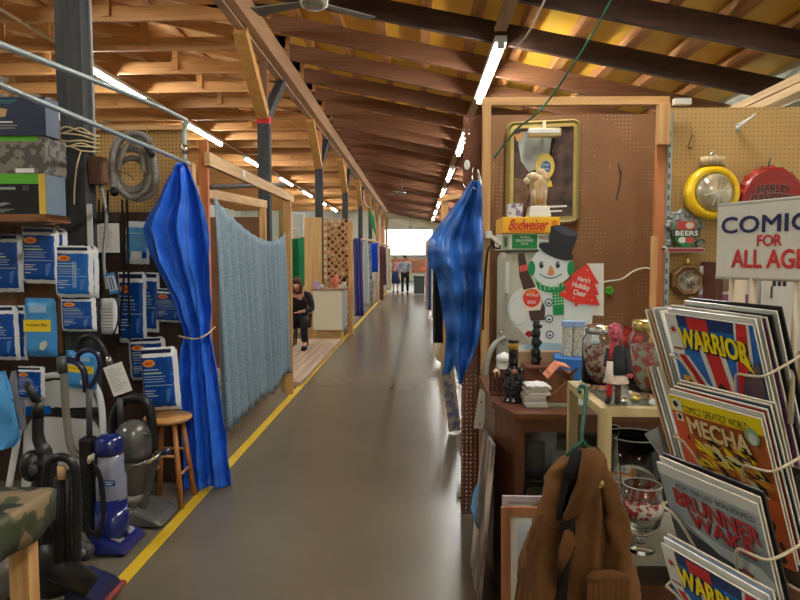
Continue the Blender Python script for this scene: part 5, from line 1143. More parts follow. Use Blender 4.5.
# glassware on the shelf
gz = .6455; rimm = P('glint_rim',(214,222,218),.15,trans=.4)  # pale rim rings stand in for bright highlights on the glass edges
c = V((W(617,300,2.02).x, 2.05, gz)); t = thing('tall_vase', c, 'tall clear bottle-necked glass vase on the stand shelf', 'vase'); r = .026
MB().lathe([(.034,0),(.042,.03),(.042,.12),(.034,.2),(.026,.28),(.024,.33),(.027,.362),(.0245,.362),(.0215,.33),(.023,.28),(.031,.2),(.038,.12),(.038,.03),(.0001,.015)], c, glass, 24).build('vase_glass', t); MB().tube([c+V((.026*math.cos(a*PI/12),.026*math.sin(a*PI/12),.362)) for a in range(24)], .0018, rimm, n=6, closed=True).build('rim', t)
c = V((W(640,300,2.12).x, 2.14, gz)); t = thing('glass_bowl', c, 'large clear glass pitcher behind the printed goblet', 'glass')
MB().lathe([(.05,0),(.075,.05),(.088,.16),(.088,.31),(.085,.31),(.084,.16),(.07,.05),(.0001,.012)], c, glass, 28).build('bowl_glass', t); MB().tube([c+V((.0865*math.cos(a*PI/16),.0865*math.sin(a*PI/16),.31)) for a in range(32)], .0022, rimm, n=6, closed=True).build('rim', t)
c = V((W(647,300,1.95).x, 1.95, gz)); t = thing('glass_goblet', c, 'stemmed clear glass goblet with red print on the stand shelf', 'glass')
MB().lathe([(.04,0),(.042,.004),(.012,.014),(.011,.04),(.03,.055),(.056,.09),(.062,.14),(.058,.21),(.055,.21),(.058,.14),(.052,.093),(.0001,.065)], c, glass, 28).build('goblet_glass', t); MB().tube([c+V((.0565*math.cos(a*PI/16),.0565*math.sin(a*PI/16),.21)) for a in range(32)], .0018, rimm, n=6, closed=True).build('rim', t)
MB().lathe([(.0628,.12),(.0636,.14),(.0628,.165)], c, mat('goblet_print',(170,40,40),(230,226,214),scale=48,detail=2,rough=.3,lo=.45,hi=.5,trans=.35), 28).build('printed_band', t)
c = V((W(612,300,1.93).x+.005, 1.94, gz)); t = thing('black_boot_bottle', c, 'black boot-shaped bottle with a gold top on the stand shelf', 'bottle')
MB().tube(smooth_path([c+V((-.005,0,.155)), c+V((0,0,.09)), c+V((.0,0,.035)), c+V((.025,-.01,.02)), c+V((.05,-.02,.016))],4), [.024]*9+[.022]*4+[.016]*4, gb, n=14).build('boot', t)
MB().lathe([(.027,.15),(.03,.165),(.024,.175),(.0001,.18)], c+V((-.005,0,0)), P('gold_bits',(206,160,60),.25,metal=.7)).build('gold_top', t)
# frames in front of the cabinet
def picture(xa, xb, Yf, y_top, label, fm, art, name='picture_frame', b=.035, lean=.06):
    A = W(xa,300,Yf).x; B = W(xb,300,Yf).x; zt = zf(y_top, Yf); t = thing(name, ((A+B)/2, Yf-lean, 0), label, 'frame', 'frames leaning on the cabinet')
    fr = Fr((A, Yf, zt), (1,0,0), (0,-lean,-zt+.002), None); fr.n = V((0,-1,lean/zt)).normalized(); w = B-A; h = math.hypot(zt-.002, lean)
    m = MB()
    for (a0,b0,a1,b1) in ((0,0,w,b),(0,h-b,w,h),(0,b,b,h-b),(w-b,b,w,h-b)): m.prism(fr, [(a0,b0),(a1,b0),(a1,b1),(a0,b1)], 0, .02, fm)
    m.build('frame', t); q = MB().rect(fr,b,b,w-b,h-b,P('mat_board',(224,220,204),.7),.006); q.rect(fr,b+.03,b+.03,w-b-.03,h-b-.03,art,.008); q.build('picture', t)
    return t
picture(503, 640, 2.50, 506, 'wide wooden picture frame leaning on the cabinet, in front', wood('frame_wood',(150,96,60),(172,116,76),'z',rough=.4), mat('soft_print',(206,216,220),(130,150,170),scale=5))
picture(504, 640, 2.58, 495, 'pale-edged framed print leaning behind the wooden picture frame', P('lilac_edge',(190,176,180),.5), P('print_tan',(176,140,100),.6), b=.022, lean=.05)
# ================================================================== SUEDE JACKET
Yj = 1.76; sd = mat('brown_suede', (104,68,34), (126,84,44), rough=.9, scale=7, bump=.25, bscale=22, detail=6); sdd = mat('dark_suede', (88,56,32), (112,72,40), rough=.95, scale=8)
t = thing('suede_jacket', W(583,450,Yj), 'fringed brown suede jacket hanging on a green hanger from the cream stand', 'jacket')
rows = [(447,573,598),(455,566,603),(470,560,607),(490,556,609),(515,553,612),(545,550,615),(575,548,620),(610,546,626),(660,542,632),(720,540,636)]
G = []; B_ = []
for y,a,b in rows:
    r = []; r2 = []
    for i in range(41):
        v = i/40; p = W(a+(b-a)*v, y, Yj); dep = .085*min(1,(y-440)/60); e = math.sin(PI*v)**.6 if 0 < i < 40 else 0
        p2 = p.copy(); p.y -= dep*e*.8 + .016*math.sin(v*17+y*.03)*e; p2.y += dep*e*.5; r.append(p); r2.append(p2)
    G.append(r); B_.append(r2)
MB().grid(G, sd).grid(B_, sdd).crumple(.012, 14, 5).build('body', t)
def off(x, y, c=.0): return W(x, y, Yj-.085-c)
def sleeve(pts, r, c):
    q = smooth_path([off(x,y,c) for x,y in pts], 6); n = len(q); q = [p+V((.003*math.sin(i*.5),.004*math.sin(i*.4),0)) for i,p in enumerate(q)]
    MB().tube(q, [r[0]+(r[1]-r[0])*min(1, i/n*1.3)+.0012*math.sin(i*.9) for i in range(n)], sd, n=22).crumple(.022, 16, 2).crumple(.008, 45).build('sleeve', t)
sleeve([(573,456),(561,474),(550,500),(543,530),(538,562),(534,610),(530,680)], (.016,.048), -.03)
sleeve([(597,456),(606,476),(613,505),(618,540),(621,570),(624,610),(626,680)], (.016,.046), -.035)
def panel(pts, c, m, name, th=.006):
    b = MB(); n = len(pts); cx = sum(p[0] for p in pts)/n; cy = sum(p[1] for p in pts)/n
    v = [off(x,y,c+.006*math.sin(x*.5+y*.2)) for x,y in pts]+[off(cx,cy,c+.018)]
    b.add(v, [(i,(i+1)%n,n) for i in range(n)], m, True); return b.build(name, t, solid=th)
panel([(571,452),(584,450),(580,470),(573,490),(566,512),(561,530),(559,570),(556,604),(566,604),(570,560),(575,528),(571,505),(569,485),(562,500),(556,520),(562,482)], .012, P('dark_gap',(24,19,17),.95), 'opening')  # near-black sheet drawn for the dark gap of the open front
panel([(583,449),(592,447),(602,452),(605,464),(600,482),(590,500),(577,515),(565,521),(563,516),(570,500),(578,478)], .034, sd, 'lapel')
panel([(566,527),(572,532),(575,542),(570,556),(563,568),(558,578),(559,550)], .030, sd, 'lapel')
panel([(587,576),(592,571),(612,570),(627,574),(630,582),(588,582)], .030, sd, 'yoke')
m = MB()
for k in range(70):
    v = random.random(); th = random.uniform(.2,1.55); y = 512+62*v; xc = 548-12*v; r_ = .031+.016*v; x = xc-r_*math.sin(th)*364; c_ = -.03+r_*math.cos(th)+.006
    m.bar(off(x,y,c_), off(x-6-8*(1-v)+random.uniform(-4,4), y+60+random.uniform(-12,24),c_+.006+random.uniform(-.004,.012)), .0055, .002, sdd if k % 3 else sd, (0,1,0))
m.build('sleeve_fringe', t)
m = MB()
for k in range(30):
    x = 588+1.4*k; m.bar(off(x,580,.034), off(x+random.uniform(-1.5,1.5),640,.036+random.uniform(-.01,.01)), .0044, .002, sd if k % 4 else sdd, (0,1,0))
m.build('hem_fringe', t)
MB().ball(off(600,484,.03), (.012,.005,.012), P('brass',(206,186,110),.25), 10).build('stud', t)
o = MB().tube(smooth_path([W(580,392,1.83), W(579,388,1.85), W(583,386,1.845), W(586,390,1.84), W(585,405,1.80), W(582,430,1.74), W(581,442,1.72), W(573,449,1.71), W(567,456,1.71)],5), .006, P('green_hanger',(24,84,62),.5), n=6).tube(smooth_path([W(581.5,440,1.72), W(587,447,1.72), W(596,452,1.72)],4), .006, P('green_hanger',(24,84,62),.5), n=6).build('clothes_hanger')
tag(o, 'dark green clothes hanger hooked on the cream stand, holding the jacket', 'hanger')
# ================================================================== TAN WALL ORNAMENTS
YO = 3.76; u = YO/F
def fr_at(x, y, Y=YO): return front(x, y, Y)
c = W(711, 193, YO-.05); R_ = M.Rotation(PI/2, 3, 'X')
t = thing('ornament_sign', c, 'round yellow bauble-shaped sign with a silvery face on the tan pegboard', 'sign')
r = 26*u; yl = P('bauble_yellow',(250,206,20),.3,coat=.5)
MB().lathe([(r*.9,-.04),(r,-.01),(r*.98,.03),(r*.88,.055),(r*.74,.055),(r*.72,.045)], c, yl, 40, R_).build('rim', t)
MB().lathe([(r*.73,.045),(r*.6,.075),(r*.3,.098),(.0001,.105)], c, mat('bubble_face',(222,214,190),(176,164,130),rough=.14,metal=.55,scale=12,detail=3,lo=.35,hi=.65,coat=.6), 32, R_).build('bubble_face', t)
m = MB(); cc = c+V((.005,0,r*1.02)); K = 22; cp = P('cap_gold',(200,180,140),.35,metal=.3)
for i in range(K): a = 2*PI*i/K; m.tube([cc+V((.062*math.cos(a),.04*math.sin(a),-.005)), cc+V((.06*math.cos(a),.038*math.sin(a),.045))], .009, cp, n=6)
m.lathe([(.06,-.005),(.06,.046),(.0001,.05)], cc, cp, 24, None, 1, .65); m.build('cap', t)
MB().tube(smooth_path([cc+V((-.02,0,.05)), cc+V((-.012,0,.066)), cc+V((0,0,.07)), cc+V((.012,0,.066)), cc+V((.02,0,.05))],4), .004, chrome, n=6).tube([cc+V((0,0,.068)), cc+V((0,.02,.10))], .004, chrome, n=6).build('hanging_loop', t)
m = MB()
for a,l in ((0.3,.05),(1.3,.06),(2.6,.075),(3.4,.08),(4.3,.085),(4.7,.07)): m.bar(c+V((.015*math.cos(a),-.104,.015*math.sin(a))), c+V((l*math.cos(a),-.092,l*math.sin(a))), .006, .003, P('spark_silver',(236,234,220),.15,metal=.6), (0,1,0))
m.build('spark_lines', t)
# bottle-cap sign
c = W(769, 199, YO-.03); r = 30*u
t = thing('bottle_cap_sign', c, 'large red bottle-cap sign with dark lettering behind the comics sign', 'sign')
n = 84; vs = []; fs_ = []; prof = [(.90,.05,0),(.97,.04,.3),(1.06,.0,1)]
rc = P('cap_red',(146,32,27),.35,coat=.4); R2 = []
for f_,d,k in prof:
    for i in range(n): a = 2*PI*i/n; q_ = r*(f_+.035*k*math.cos(21*a)); vs.append(c+V((q_*math.cos(a),-d,q_*math.sin(a))))
for j in range(2):
    for i in range(n): fs_.append((j*n+i, j*n+(i+1)%n, (j+1)*n+(i+1)%n, (j+1)*n+i))
fs_.append(tuple(range(n))); MB().add(vs, fs_, rc, False).build('cap', t)
f = Fr(c+V((0,-.05,0)), (1,0,0), (0,0,-1), (0,-1,0)); m = MB(); ink = P('sign_dark_ink',(40,36,36),.5)
m.text(f,'HARLEY', -17*u,-13*u,15*u,-5.5*u,P('sign_grey_ink',(150,140,130),.5),.0012,arc=.008,bold=.0018); m.text(f,'HARLEY', -16.6*u,-12.6*u,15*u,-6*u,ink,.002,arc=.008,bold=.0012); m.text(f,'DAVIDSON', -22*u,-4.5*u,20*u,3.5*u,P('sign_grey_ink',(150,140,130),.5),.0012,arc=.01,bold=.0018); m.text(f,'DAVIDSON', -21.6*u,-4.1*u,20*u,3.1*u,ink,.002,arc=.01,bold=.0012)
m.oval(f,-2*u,7*u,6*u,4*u,paper,.0012); m.oval(f,-13*u,9*u,6*u,4*u,ink,.0012); m.oval(f,11*u,9*u,6*u,4*u,ink,.0012); m.build('lettering', t)
o = MB().tube(smooth_path([W(768,170,3.74), W(769,163,3.73), W(771,158,3.76)],4), .005, darkgrey, n=5).build('peg_hook'); tag(o, 'dark peg hook above the red bottle-cap sign', 'hook')
# beer sign with sculpted top
c = W(683, 232, YO-.02); t = thing('sculpted_sign', c, 'silver sculpted sign with a red and green shield above the octagonal clock', 'sign')
sv = mat('cast_silver',(150,154,148),(90,96,92),rough=.35,metal=.4,scale=40,lo=.4,hi=.6); m = MB(); random.seed(11)
for k in range(26):
    a = PI*k/25; m.ball(c+V((14*u*math.cos(a)*(.8+.3*random.random()), -.012, 8*u+16*u*math.sin(a)*(.65+.35*random.random())-4*u)), (4.4*u,3*u,3.6*u), sv, 8)
for k in range(8): m.ball(c+V(((-16 if k % 2 else 16)*u+random.uniform(-2,2)*u, -.012, (-9-2*(k//2)+random.uniform(-1,1))*u)), (3.6*u,2.6*u,2.4*u), sv, 8)
m.ball(c+V((0,-.02,8*u)), (13*u,3*u,12*u), sv, 12)
m.build('sculpted_leaves', t)
f = Fr(c+V((0,-.045,0)), (1,0,0), (0,0,-1), (0,-1,0))
m = MB(); m.prism(f, [(x*u,y*u) for x,y in ((-10,-8),(10,-8),(11,2),(9,10),(4,14),(0,15),(-4,14),(-9,10),(-11,2))], -.02, 0, P('shield_green',(40,130,84),.4))
m.prism(f, [(x*u,y*u) for x,y in ((-8.5,-10),(8.5,-10),(9.5,-2),(-9.5,-2))], -.02, .002, P('shield_red',(196,70,64),.4)); m.oval(f,3*u,-6*u,4*u,3*u,P('shield_pale',(206,196,180),.4),.003)
m.prism(f, [(x*u,y*u) for x,y in ((-13,-2),(13,-2),(13,5),(-13,5))], -.02, .004, P('shield_band',(48,66,62),.4)); m.text(f,'BEERS',-10.5*u,-.8*u,11*u,3.8*u,paper,.0055,bold=.0008)
m.oval(f,-3.5*u,8*u,4*u,3*u,paper,.001); m.oval(f,3.5*u,8*u,4.4*u,3.2*u,P('shield_red',(196,70,64),.4),.0016); m.build('shield', t)
m = MB(); m.prism(f, [(x*u,y*u) for x,y in ((-18.5,15.5),(18,15.5),(18,20),(-18.5,20))], -.03, 0, P('sign_base_grey',(190,188,176),.5)); m.rect(f,-17*u,16.3*u,17*u,19.2*u,P('sign_base_red',(150,40,52),.4),.002); m.build('base_strip', t)
# octagonal clock
c = W(687, 280.5, YO-.02); t = thing('octagonal_clock', c, 'brown octagonal clock with a brass knob below the sculpted sign', 'clock')
f = Fr(c, (1,0,0), (0,0,-1), (0,-1,0)); oc = lambda r_,a0=PI/8: [(r_*math.cos(a0+PI/4*i),r_*math.sin(a0+PI/4*i)) for i in range(8)]
m = MB(); A = oc(16*u); B = oc(10.5*u); m.prism(f, A, -.02, .015, P('clock_wood',(128,94,58),.4))
m.add([f.p(a,b,.015) for a,b in A]+[f.p(a,b,.03) for a,b in oc(14*u)]+[f.p(a,b,.02) for a,b in B], [(i,(i+1)%8,8+(i+1)%8,8+i) for i in range(8)]+[(8+i,8+(i+1)%8,16+(i+1)%8,16+i) for i in range(8)], P('clock_wood',(128,94,58),.4)); m.build('case', t)
m = MB(); m.poly(f, B, mat('clock_face_print',(96,86,70),(176,166,140),scale=30,rough=.15,lo=.4,hi=.6), .0205); 
for a,l in ((.6,6),(2.4,4.5)): m.bar(f.p(0,0,.022), f.p(l*u*math.cos(a),-l*u*math.sin(a),.022), .004,.002, paper, (0,1,0))
m.build('dial', t)
MB().lathe([(.012,0),(.016,.012),(.012,.02),(.014,.03),(.009,.045),(.0001,.05)], c+V((0,-.0,15.3*u)), P('brass',(206,186,110),.25,metal=.8), 14).build('finial', t)
m = MB().tube(smooth_path([W(736,129,3.74), W(752,117,3.66), W(755,114,3.62)],4), .005, white, n=6).tube([W(752,117,3.66), W(737,125,3.75)], .004, white, n=6).tube([W(737,124,3.76), W(738,132,3.75)], .01, steel, n=6); tag(m.build('peg_bracket'), 'white wire peg bracket high on the tan pegboard', 'bracket')
o = MB().tube(smooth_path([W(692,135,3.75), W(690,141,3.73), W(688,147,3.76), W(692,148,3.74)],4), .005, P('hook_brass',(120,96,60),.4), n=5).build('peg_hook'); tag(o, 'small brassy peg hook left of the wire bracket on the tan pegboard', 'hook')
# papers behind the rack
pw = [('white poster with a purple band behind the comics sign', 700, 266, 748, 350, 3.72), ('white poster with small black figures under the comics sign', 762, 268, 805, 350, 3.70), ('large plain white sheet behind the wire rack', 742, 262, 800, 480, 3.745)]
for k,(l,a,b,c_,d,Y) in enumerate(pw):
    f = front(a,b,Y); s_ = Y/F; w = (c_-a)*s_; h = (d-b)*s_; o = MB(); o.rect(f,0,0,w,h,P('poster_paper',(216,212,206),.7),0)
    if k == 0: o.rect(f,0,28*s_,w,46*s_,P('poster_purple',(150,80,130),.6),.001); o.poly(f,[(8*s_,14*s_),(40*s_,12*s_),(42*s_,24*s_),(12*s_,26*s_)],P('poster_brown',(130,104,80),.6),.001)
    if k == 1:
        for j in range(3): o.oval(f,(12+5*j)*s_,11*s_,2*s_,1.6*s_,ink,.001); o.rect(f,(10.5+5*j)*s_,12*s_,(14+5*j)*s_,18*s_,ink,.001)
        o.rect(f,9*s_,18*s_,11*s_,30*s_,ink,.001)
    tag(o.build('wall_poster', solid=.002), l, 'poster', 'posters behind the comic rack')
o = MB().bx(W(712,300,3.6).x, W(718,300,3.6).x, 3.55,3.75, .9, zf(262,3.6), P('dark_brown_edge',(92,54,44),.6)).build('brown_board'); tag(o, 'dark brown narrow board standing left of the posters', 'board')
# ================================================================== COMIC RACK
u_ = V((math.cos(-1.149), math.sin(-1.149), 0)); n_ = V((math.sin(-1.149), -math.cos(-1.149), 0))
d_ = (V((0,0,-1))*math.cos(-.382) + n_*math.sin(-.382)).normalized(); nn = (n_*math.cos(-.382) - V((0,0,-1))*math.sin(-.382)).normalized()
if nn.dot(n_) < 0: nn = -nn
CW, CHH = .168, .26
def frame_at(p, roll=0, du=u_, dd=d_, dn=nn):
    c, s_ = math.cos(roll), math.sin(roll); return Fr(p, du*c+dd*s_, dd*c-du*s_, dn)
pgm = P('page_edges',(206,198,180),.8); slv = P('clear_sleeve',(214,216,214),.25)
def comic(f, label, art=None, edge=pgm, cover=None, w=CW, h=CHH, th=.0028, grp='comics in the wire rack'):
    t = thing('comic_book', f.p(w/2,h,0), label, 'comic', grp)
    m = MB(); m.prism(f,[(0,0),(w,0),(w,h),(0,h)],-th,0,edge if cover is None else cover, edge); m.build('pages', t)
    if art: m = MB(); art(m, f, w, h); m.build('cover', t)
    return t
cy = P('cover_yellow',(250,226,30),.4); cr = P('cover_red',(206,44,48),.4); cb = P('cover_blue',(40,110,196),.4); cw = P('cover_white',(228,228,222),.4); cn = P('cover_navy',(34,56,110),.4); ck = P('cover_black',(30,26,28),.4); co_ = P('cover_orange',(226,110,52),.4); cd = mat('cover_smoke',(52,60,84),(120,92,96),scale=26,rough=.4)
def art_flag(m, f, w, h):
    m.rect(f,0,0,w,h,cb,.0004); m.rect(f,0,0,.024,.075,cw,.0008); m.rect(f,.003,.062,.022,.066,P('cover_dull_red',(140,50,50),.4),.0012)
    m.poly(f,[(.012+(.009 if i % 2 == 0 else .0035)*math.cos(PI*i/8), .028+(.009 if i % 2 == 0 else .0035)*math.sin(PI*i/8)) for i in range(16)],P('cover_dull_red2',(176,40,44),.4),.0012)
    m.rect(f,.024,.0,.135,.02,cn,.0008); m.rect(f,.045,.002,.085,.024,cr,.0012)
    m.poly(f,[(.004,.075),(.03,.075),(.085,.17),(.085,.20),(.07,.20)],cw,.0008); m.poly(f,[(.010,.075),(.024,.075),(.08,.175),(.08,.197)],cr,.0012)
    m.poly(f,[(.052,.03),(.062,.03),(.088,.2),(.078,.2)],cw,.0008); m.poly(f,[(.066,.03),(.092,.03),(.112,.2),(.084,.2)],cr,.0014); m.poly(f,[(.092,.03),(.102,.03),(.122,.2),(.112,.2)],cw,.0012)
    m.poly(f,[(.135,.0),(.162,.0),(.156,.06),(.128,.19),(.108,.19)],cw,.0013); m.poly(f,[(.140,.0),(.157,.0),(.150,.06),(.126,.15),(.112,.15)],cr,.0017)
    m.poly(f,[(.150,.075),(.166,.06),(.166,.20),(.115,.20),(.128,.11),(.140,.085)],cd,.0019)
    m.poly(f,[(.075,.13),(.085,.115),(.096,.122),(.100,.14),(.098,.165),(.112,.2),(.065,.2),(.075,.165)],P('cover_dark_brown',(48,36,34),.4),.0021)
    m.poly(f,[(.008,.115),(.035,.115),(.05,.15),(.06,.2),(.012,.2)],P('cover_amber',(212,160,60),.4),.0019); m.poly(f,[(.018,.125),(.026,.122),(.028,.15),(.034,.17),(.022,.165)],ck,.0023)
    m.poly(f,[(.01,.165),(.055,.16),(.06,.2),(.012,.2)],P('cover_brick',(150,60,40),.4),.0021)
    fr = Fr(f.p(.026,.020), f.u+f.d*.06, f.d-f.u*.06, f.n)
    m.text(fr,'WARRIOR',.0,.002,.129,.039,ck,.0026,arc=.004,bold=.0018); m.text(fr,'WARRIOR',-.001,.0,.127,.036,cy,.0031,arc=.004,bold=.0014); m.poly(fr,[(.120,.03),(.137,.06),(.110,.035)],cy,.0031)
def art_mecha(m, f, w, h):
    m.rect(f,0,0,w,h,co_,.0004); m.rect(f,0,0,w,.028,cy,.0008); m.text(f,"COMICS' GREATEST WORLD",.026,.012,.145,.026,P('olive_ink',(70,66,20),.5),.0013)
    m.rect(f,.0,.024,.026,.26,P('cover_orange_red',(222,92,48),.4),.0008); m.rect(f,.006,.006,.024,.026,cw,.0013); m.oval(f,.013,.014,.005,.006,ck,.0017); m.rect(f,.008,.03,.022,.045,cw,.0013); m.oval(f,.015,.037,.004,.005,ck,.0017)
    m.rect(f,.028,.030,.166,.20,mat('cover_rust',(150,70,36),(206,120,50),scale=30,rough=.4),.001)
    fr = Fr(f.p(.03,.034), f.u+f.d*.03, f.d, f.n); m.text(fr,'MECHA',.0,.0,.110,.030,P('title_shadow',(110,44,30),.5),.0034); m.text(fr,'MECHA',.002,-.002,.111,.028,P('title_cream',(240,214,160),.4),.0038,bold=.0012)
    m.oval(f,.150,.032,.012,.015,P('cover_pale_green',(150,190,140),.4),.0044); m.oval(f,.151,.035,.007,.010,cw,.0048); m.oval(f,.022,.075,.003,.004,P('rust_spot',(120,40,30),.5),.0013)
    random.seed(3); yy = [P('form_yellow',(246,214,60),.4), P('form_amber',(236,160,40),.4), P('form_pale',(226,224,170),.4), ck, ck, cy]
    for k in range(80):
        a = random.uniform(.034,.155); b = random.uniform(.064,.150); r_ = random.uniform(.006,.016); th = random.uniform(.2,1.2)
        m.poly(f,[(min(.165,a+r_*1.4*math.cos(th)),b+r_*math.sin(th)),(a-r_*.4*math.sin(th),b+r_*.4*math.cos(th)),(a-r_*1.2*math.cos(th),b-r_*math.sin(th)),(min(.165,a+r_*.5*math.sin(th)),b-r_*.5*math.cos(th))],yy[k % 6],.0022+.000012*k)
    m.poly(f,[(.09,.15),(.168,.135),(.168,.26),(.11,.26)],co_,.0034)
    for a,b,rx,ry in ((.125,.20,.010,.014),(.145,.185,.008,.012),(.13,.235,.012,.010),(.155,.22,.005,.009),(.152,.245,.006,.008)): m.oval(f,a,b,rx,ry,P('cover_dark_spot',(60,28,20),.4),.0037)
gsm = mat('cover_grey_blue',(120,136,142),(168,180,184),scale=9,rough=.3,detail=5)
def art_grey(m, f, w, h):
    m.rect(f,0,0,w,h,gsm,.0004); m.rect(f,0,0,w,.018,slv,.0008)
    m.text(f,'ROM: THE LAD: BON SOLFELD',.03,.024,.160,.033,P('dark_teal_ink',(36,44,52),.5),.0013)
    rd = P('title_dull_red',(182,48,52),.4); fr = Fr(f.p(.022,.036), f.u+f.d*.04, f.d, f.n)
    m.text(fr,'BRUNNER',.002,.002,.142,.030,ck,.0013); m.text(fr,'BRUNNER',.0,.0,.140,.027,rd,.0018,bold=.0011); m.text(fr,'WAKE',.022,.033,.127,.060,ck,.0013); m.text(fr,'WAKE',.020,.031,.125,.057,rd,.0018,bold=.0011)
    m.poly(f,[(.0,.10),(.05,.115),(.12,.13),(.168,.15),(.168,.2),(0,.2)],P('cover_slate',(60,68,76),.4),.0009); m.poly(f,[(.02,.09),(.08,.105),(.15,.11),(.168,.125),(.168,.14),(.08,.125)],P('cover_mist',(190,200,202),.4),.0013)
    m.poly(f,[(.12,.125),(.138,.13),(.128,.148),(.115,.145)],P('cover_rust2',(150,90,60),.4),.0017)
def art_plain(mm):
    def a(m, f, w, h): m.rect(f,.002,.002,w-.002,h-.002,mm,.0004)
    return a
PA = V((.422,1.104,1.456)); PM = V((.411,1.052,1.327)); PG = V((.363,.965,1.241)); P4 = W(661,543,.93)
sets = [(PA,.033,art_flag,'comic with a union flag and yellow WARRIOR title, top front of the rack',
         ['white-backed comic right behind the top flag comic','second white-edged comic behind the top flag comic','purple-edged comic in the top pocket','black comic in the top pocket, near the back','white backing board in the top pocket','tall black comic at the back of the top pocket']),
        (PM,.019,art_mecha,'comic with a yellow banner and orange MECHA cover in the second pocket',
         ['clear-sleeved comic just behind the orange cover','red-edged comic behind the orange cover','blue-edged comic deeper in the second pocket','pale comic at the back of the second pocket']),
        (PG,.036,art_grey,'grey-blue comic with red title letters in a clear sleeve, third pocket',
         ['sleeved comic just behind the grey-blue cover','dark comic at the back of the third pocket']),
        (P4,.05,art_flag,'lowest flag comic with the yellow WARRIOR title, at the bottom of the photo',
         ['white comic just behind the lowest flag comic','pale blue-edged comic behind the lowest flag comic'])]
ecols = [[cw,slv,P('edge_purple',(110,60,120),.5),ck,cw,ck],[slv,P('edge_red',(170,40,44),.5),P('edge_blue',(40,70,110),.5),P('edge_grey',(150,144,130),.6)],[slv,ck],[cw,P('edge_paleblue',(170,190,220),.5)]]
for k,(p,roll,art,lab,backs) in enumerate(sets):
    comic(frame_at(p, roll), lab, art)
    for j,bl in enumerate(backs):
        g = .007+.0065*j; rise = (.006,.009,.002,.004,.010,.012)[j] if k == 0 else .006+.0025*j
        pf = p - nn*g - d_*rise + u_*(.002*j if k else .004*j)
        comic(frame_at(pf, roll*.8+.01*math.sin(j*2+k)), bl, art_plain(ecols[k][j]), edge=ecols[k][j] if ecols[k][j] in (ck,cw) else pgm)
# the neighbouring face of the rack: comics seen edge-on
v_ = V((.80,.60,0)).normalized(); vn = V((-v_.y, v_.x, 0)); vd = (V((0,0,-1))*math.cos(.28) + V((.10,-1,0)).normalized()*math.sin(.28)).normalized()
fan_l = ['first', 'second', 'third', 'fourth', 'fifth']
for gi,(x,y,Y,nc,h) in enumerate(((646,309,1.24,5,.17),(647,367,1.20,4,.17))):
    for j in range(nc):
        p = W(x+3.6*j, y-2.0*j+.6*j*j, Y-.01*j); vdv = W(x+3.6*j+34, y+118, Y-.13)-p; vdv.normalize(); uu = v_; nnn = vdv.cross(uu).normalized(); vv = vdv
        f = Fr(p, uu, vv, nnn); cm = [pgm,P('edge_tan',(170,130,90),.6),slv,P('edge_grey',(150,144,130),.6),cw][(j+gi) % 5]
        comic(f, '%s thin comic from the left in the %s edge-on cluster left of the rack covers' % (fan_l[j], ['upper','lower'][gi]), None, edge=cm, w=.06, h=h, th=.0035, grp='edge-on comics on the turned rack face')
p = W(646,433,1.14); f = Fr(p, (W(664,424,1.16)-p), (W(672,560,1.0)-p), None)
f.d = (f.d - f.u*f.d.dot(f.u)).normalized(); f.n = f.d.cross(f.u); f.n = f.n if f.n.y < 0 else -f.n
m = MB(); m.prism(f,[(0,0),(.045,0),(.045,.24),(0,.24)],-.006,0,P('sleeve_grey',(140,146,144),.2)); tag(m.build('sleeved_comic'), 'empty-looking grey clear sleeve at the left side of the rack', 'comic')
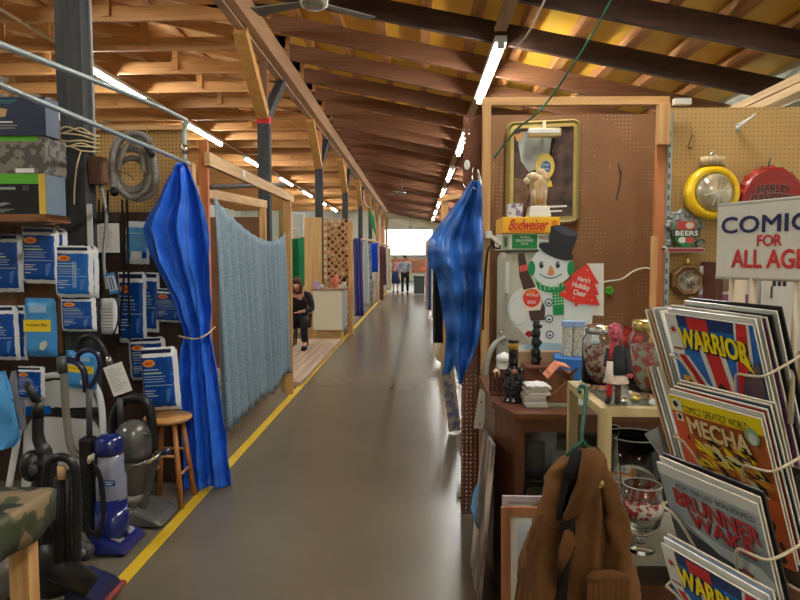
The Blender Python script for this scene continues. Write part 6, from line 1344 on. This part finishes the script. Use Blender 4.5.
# the wire rack itself
wm = P('rack_cream_wire',(206,190,164),.4)
axis = PA + nn*-.16 + V((.06,.06,0)); ax = V((.62,1.20,0))
t = thing('comic_rack', (.60,1.22,0), 'cream wire spinner rack full of comics at the right edge', 'rack')
MB().tube([V((.60,1.22,.03)), V((.60,1.22,1.62))], .014, wm, n=10).build('centre_pole', t)
MB().lathe([(.26,0),(.26,.012),(.03,.03),(.0001,.035)], V((.60,1.22,0)), wm, 28).build('base', t)
for k,(p,roll,*_) in enumerate(sets):
    f = frame_at(p, roll); w_ = .0022
    m = MB()
    P_ = lambda a,b,c: f.p(a,b,c)
    m.tube(smooth_path([P_(-.012,.085,-.06), P_(-.008,.08,.0), P_(.002,.078,.008), P_(.018,.082,.009), P_(.036,.11,.009), P_(.062,.17,.009), P_(.085,.18,.009), P_(.108,.17,.009), P_(.120,.11,.009), P_(.128,.086,.009), P_(.150,.083,.009), P_(.172,.08,.007), P_(.185,.074,-.01), P_(.195,.068,-.05), P_(.205,.06,-.09)],4), w_, wm, n=7)
    m.tube([P_(-.012,.085,-.06), P_(-.01,.19,-.06), P_(.19,.19,-.06), P_(.205,.06,-.09)], w_, wm, n=6)
    m.tube([P_(.09,.19,-.06), V((.60,1.22,P_(.09,.19,-.06).z-.02))], w_*1.3, wm, n=6); m.tube([P_(.062,.17,.009), P_(.062,.192,-.06)], w_, wm, n=6)
    m.build('wire_pocket', t)
# header sign
us = V((.38,-.925,0)).normalized(); f = Fr(W(718,207,1.10), us, (0,0,-1), None); f.n = V((-.925,-.38,0)).normalized()
t = thing('header_sign', f.p(.1,.115,0), 'white rack-top sign lettered COMICS FOR ALL AGES', 'sign')
hw, hh = .20, .117
MB().prism(f,[(0,0),(hw,0),(hw,hh),(0,hh)],-.006,0,P('sign_cream',(226,222,208),.5)).build('board', t, bevel=.001)
m = MB(); nv = P('sign_navy',(28,32,84),.5); sr = P('sign_red',(206,44,40),.5)
m.text(f,'COMICS',.010,.019,.190,.045,nv,.001,bold=.0009); m.text(f,'FOR',.079,.050,.121,.067,sr,.001,bold=.0007); m.text(f,'ALL AGES',.032,.073,.176,.101,sr,.001,bold=.0010); m.build('lettering', t)
m = MB().tube([f.p(-.002,-.003,-.004), f.p(hw+.002,-.003,-.004)], .003, P('edge_strip',(190,186,170),.5), n=6); m.build('edge_strip', t); MB().tube([f.p(-.002,hh+.001,-.004), f.p(hw+.002,hh+.001,-.004)], .0035, wm, n=6).build('edge_strip', t)
for a in (.028,.068,.142): 
    q0 = f.p(a,hh,-.006); MB().tube([q0, V((q0.x,q0.y,1.30))], .004 if a != .068 else .0058, wm, n=8).build('post', t)
# ================================================================== LIGHT
w = bpy.data.worlds.new('World'); sc.world = w; w.use_nodes = True
w.node_tree.nodes['Background'].inputs[0].default_value = (1.0,.93,.84,1); w.node_tree.nodes['Background'].inputs[1].default_value = .2
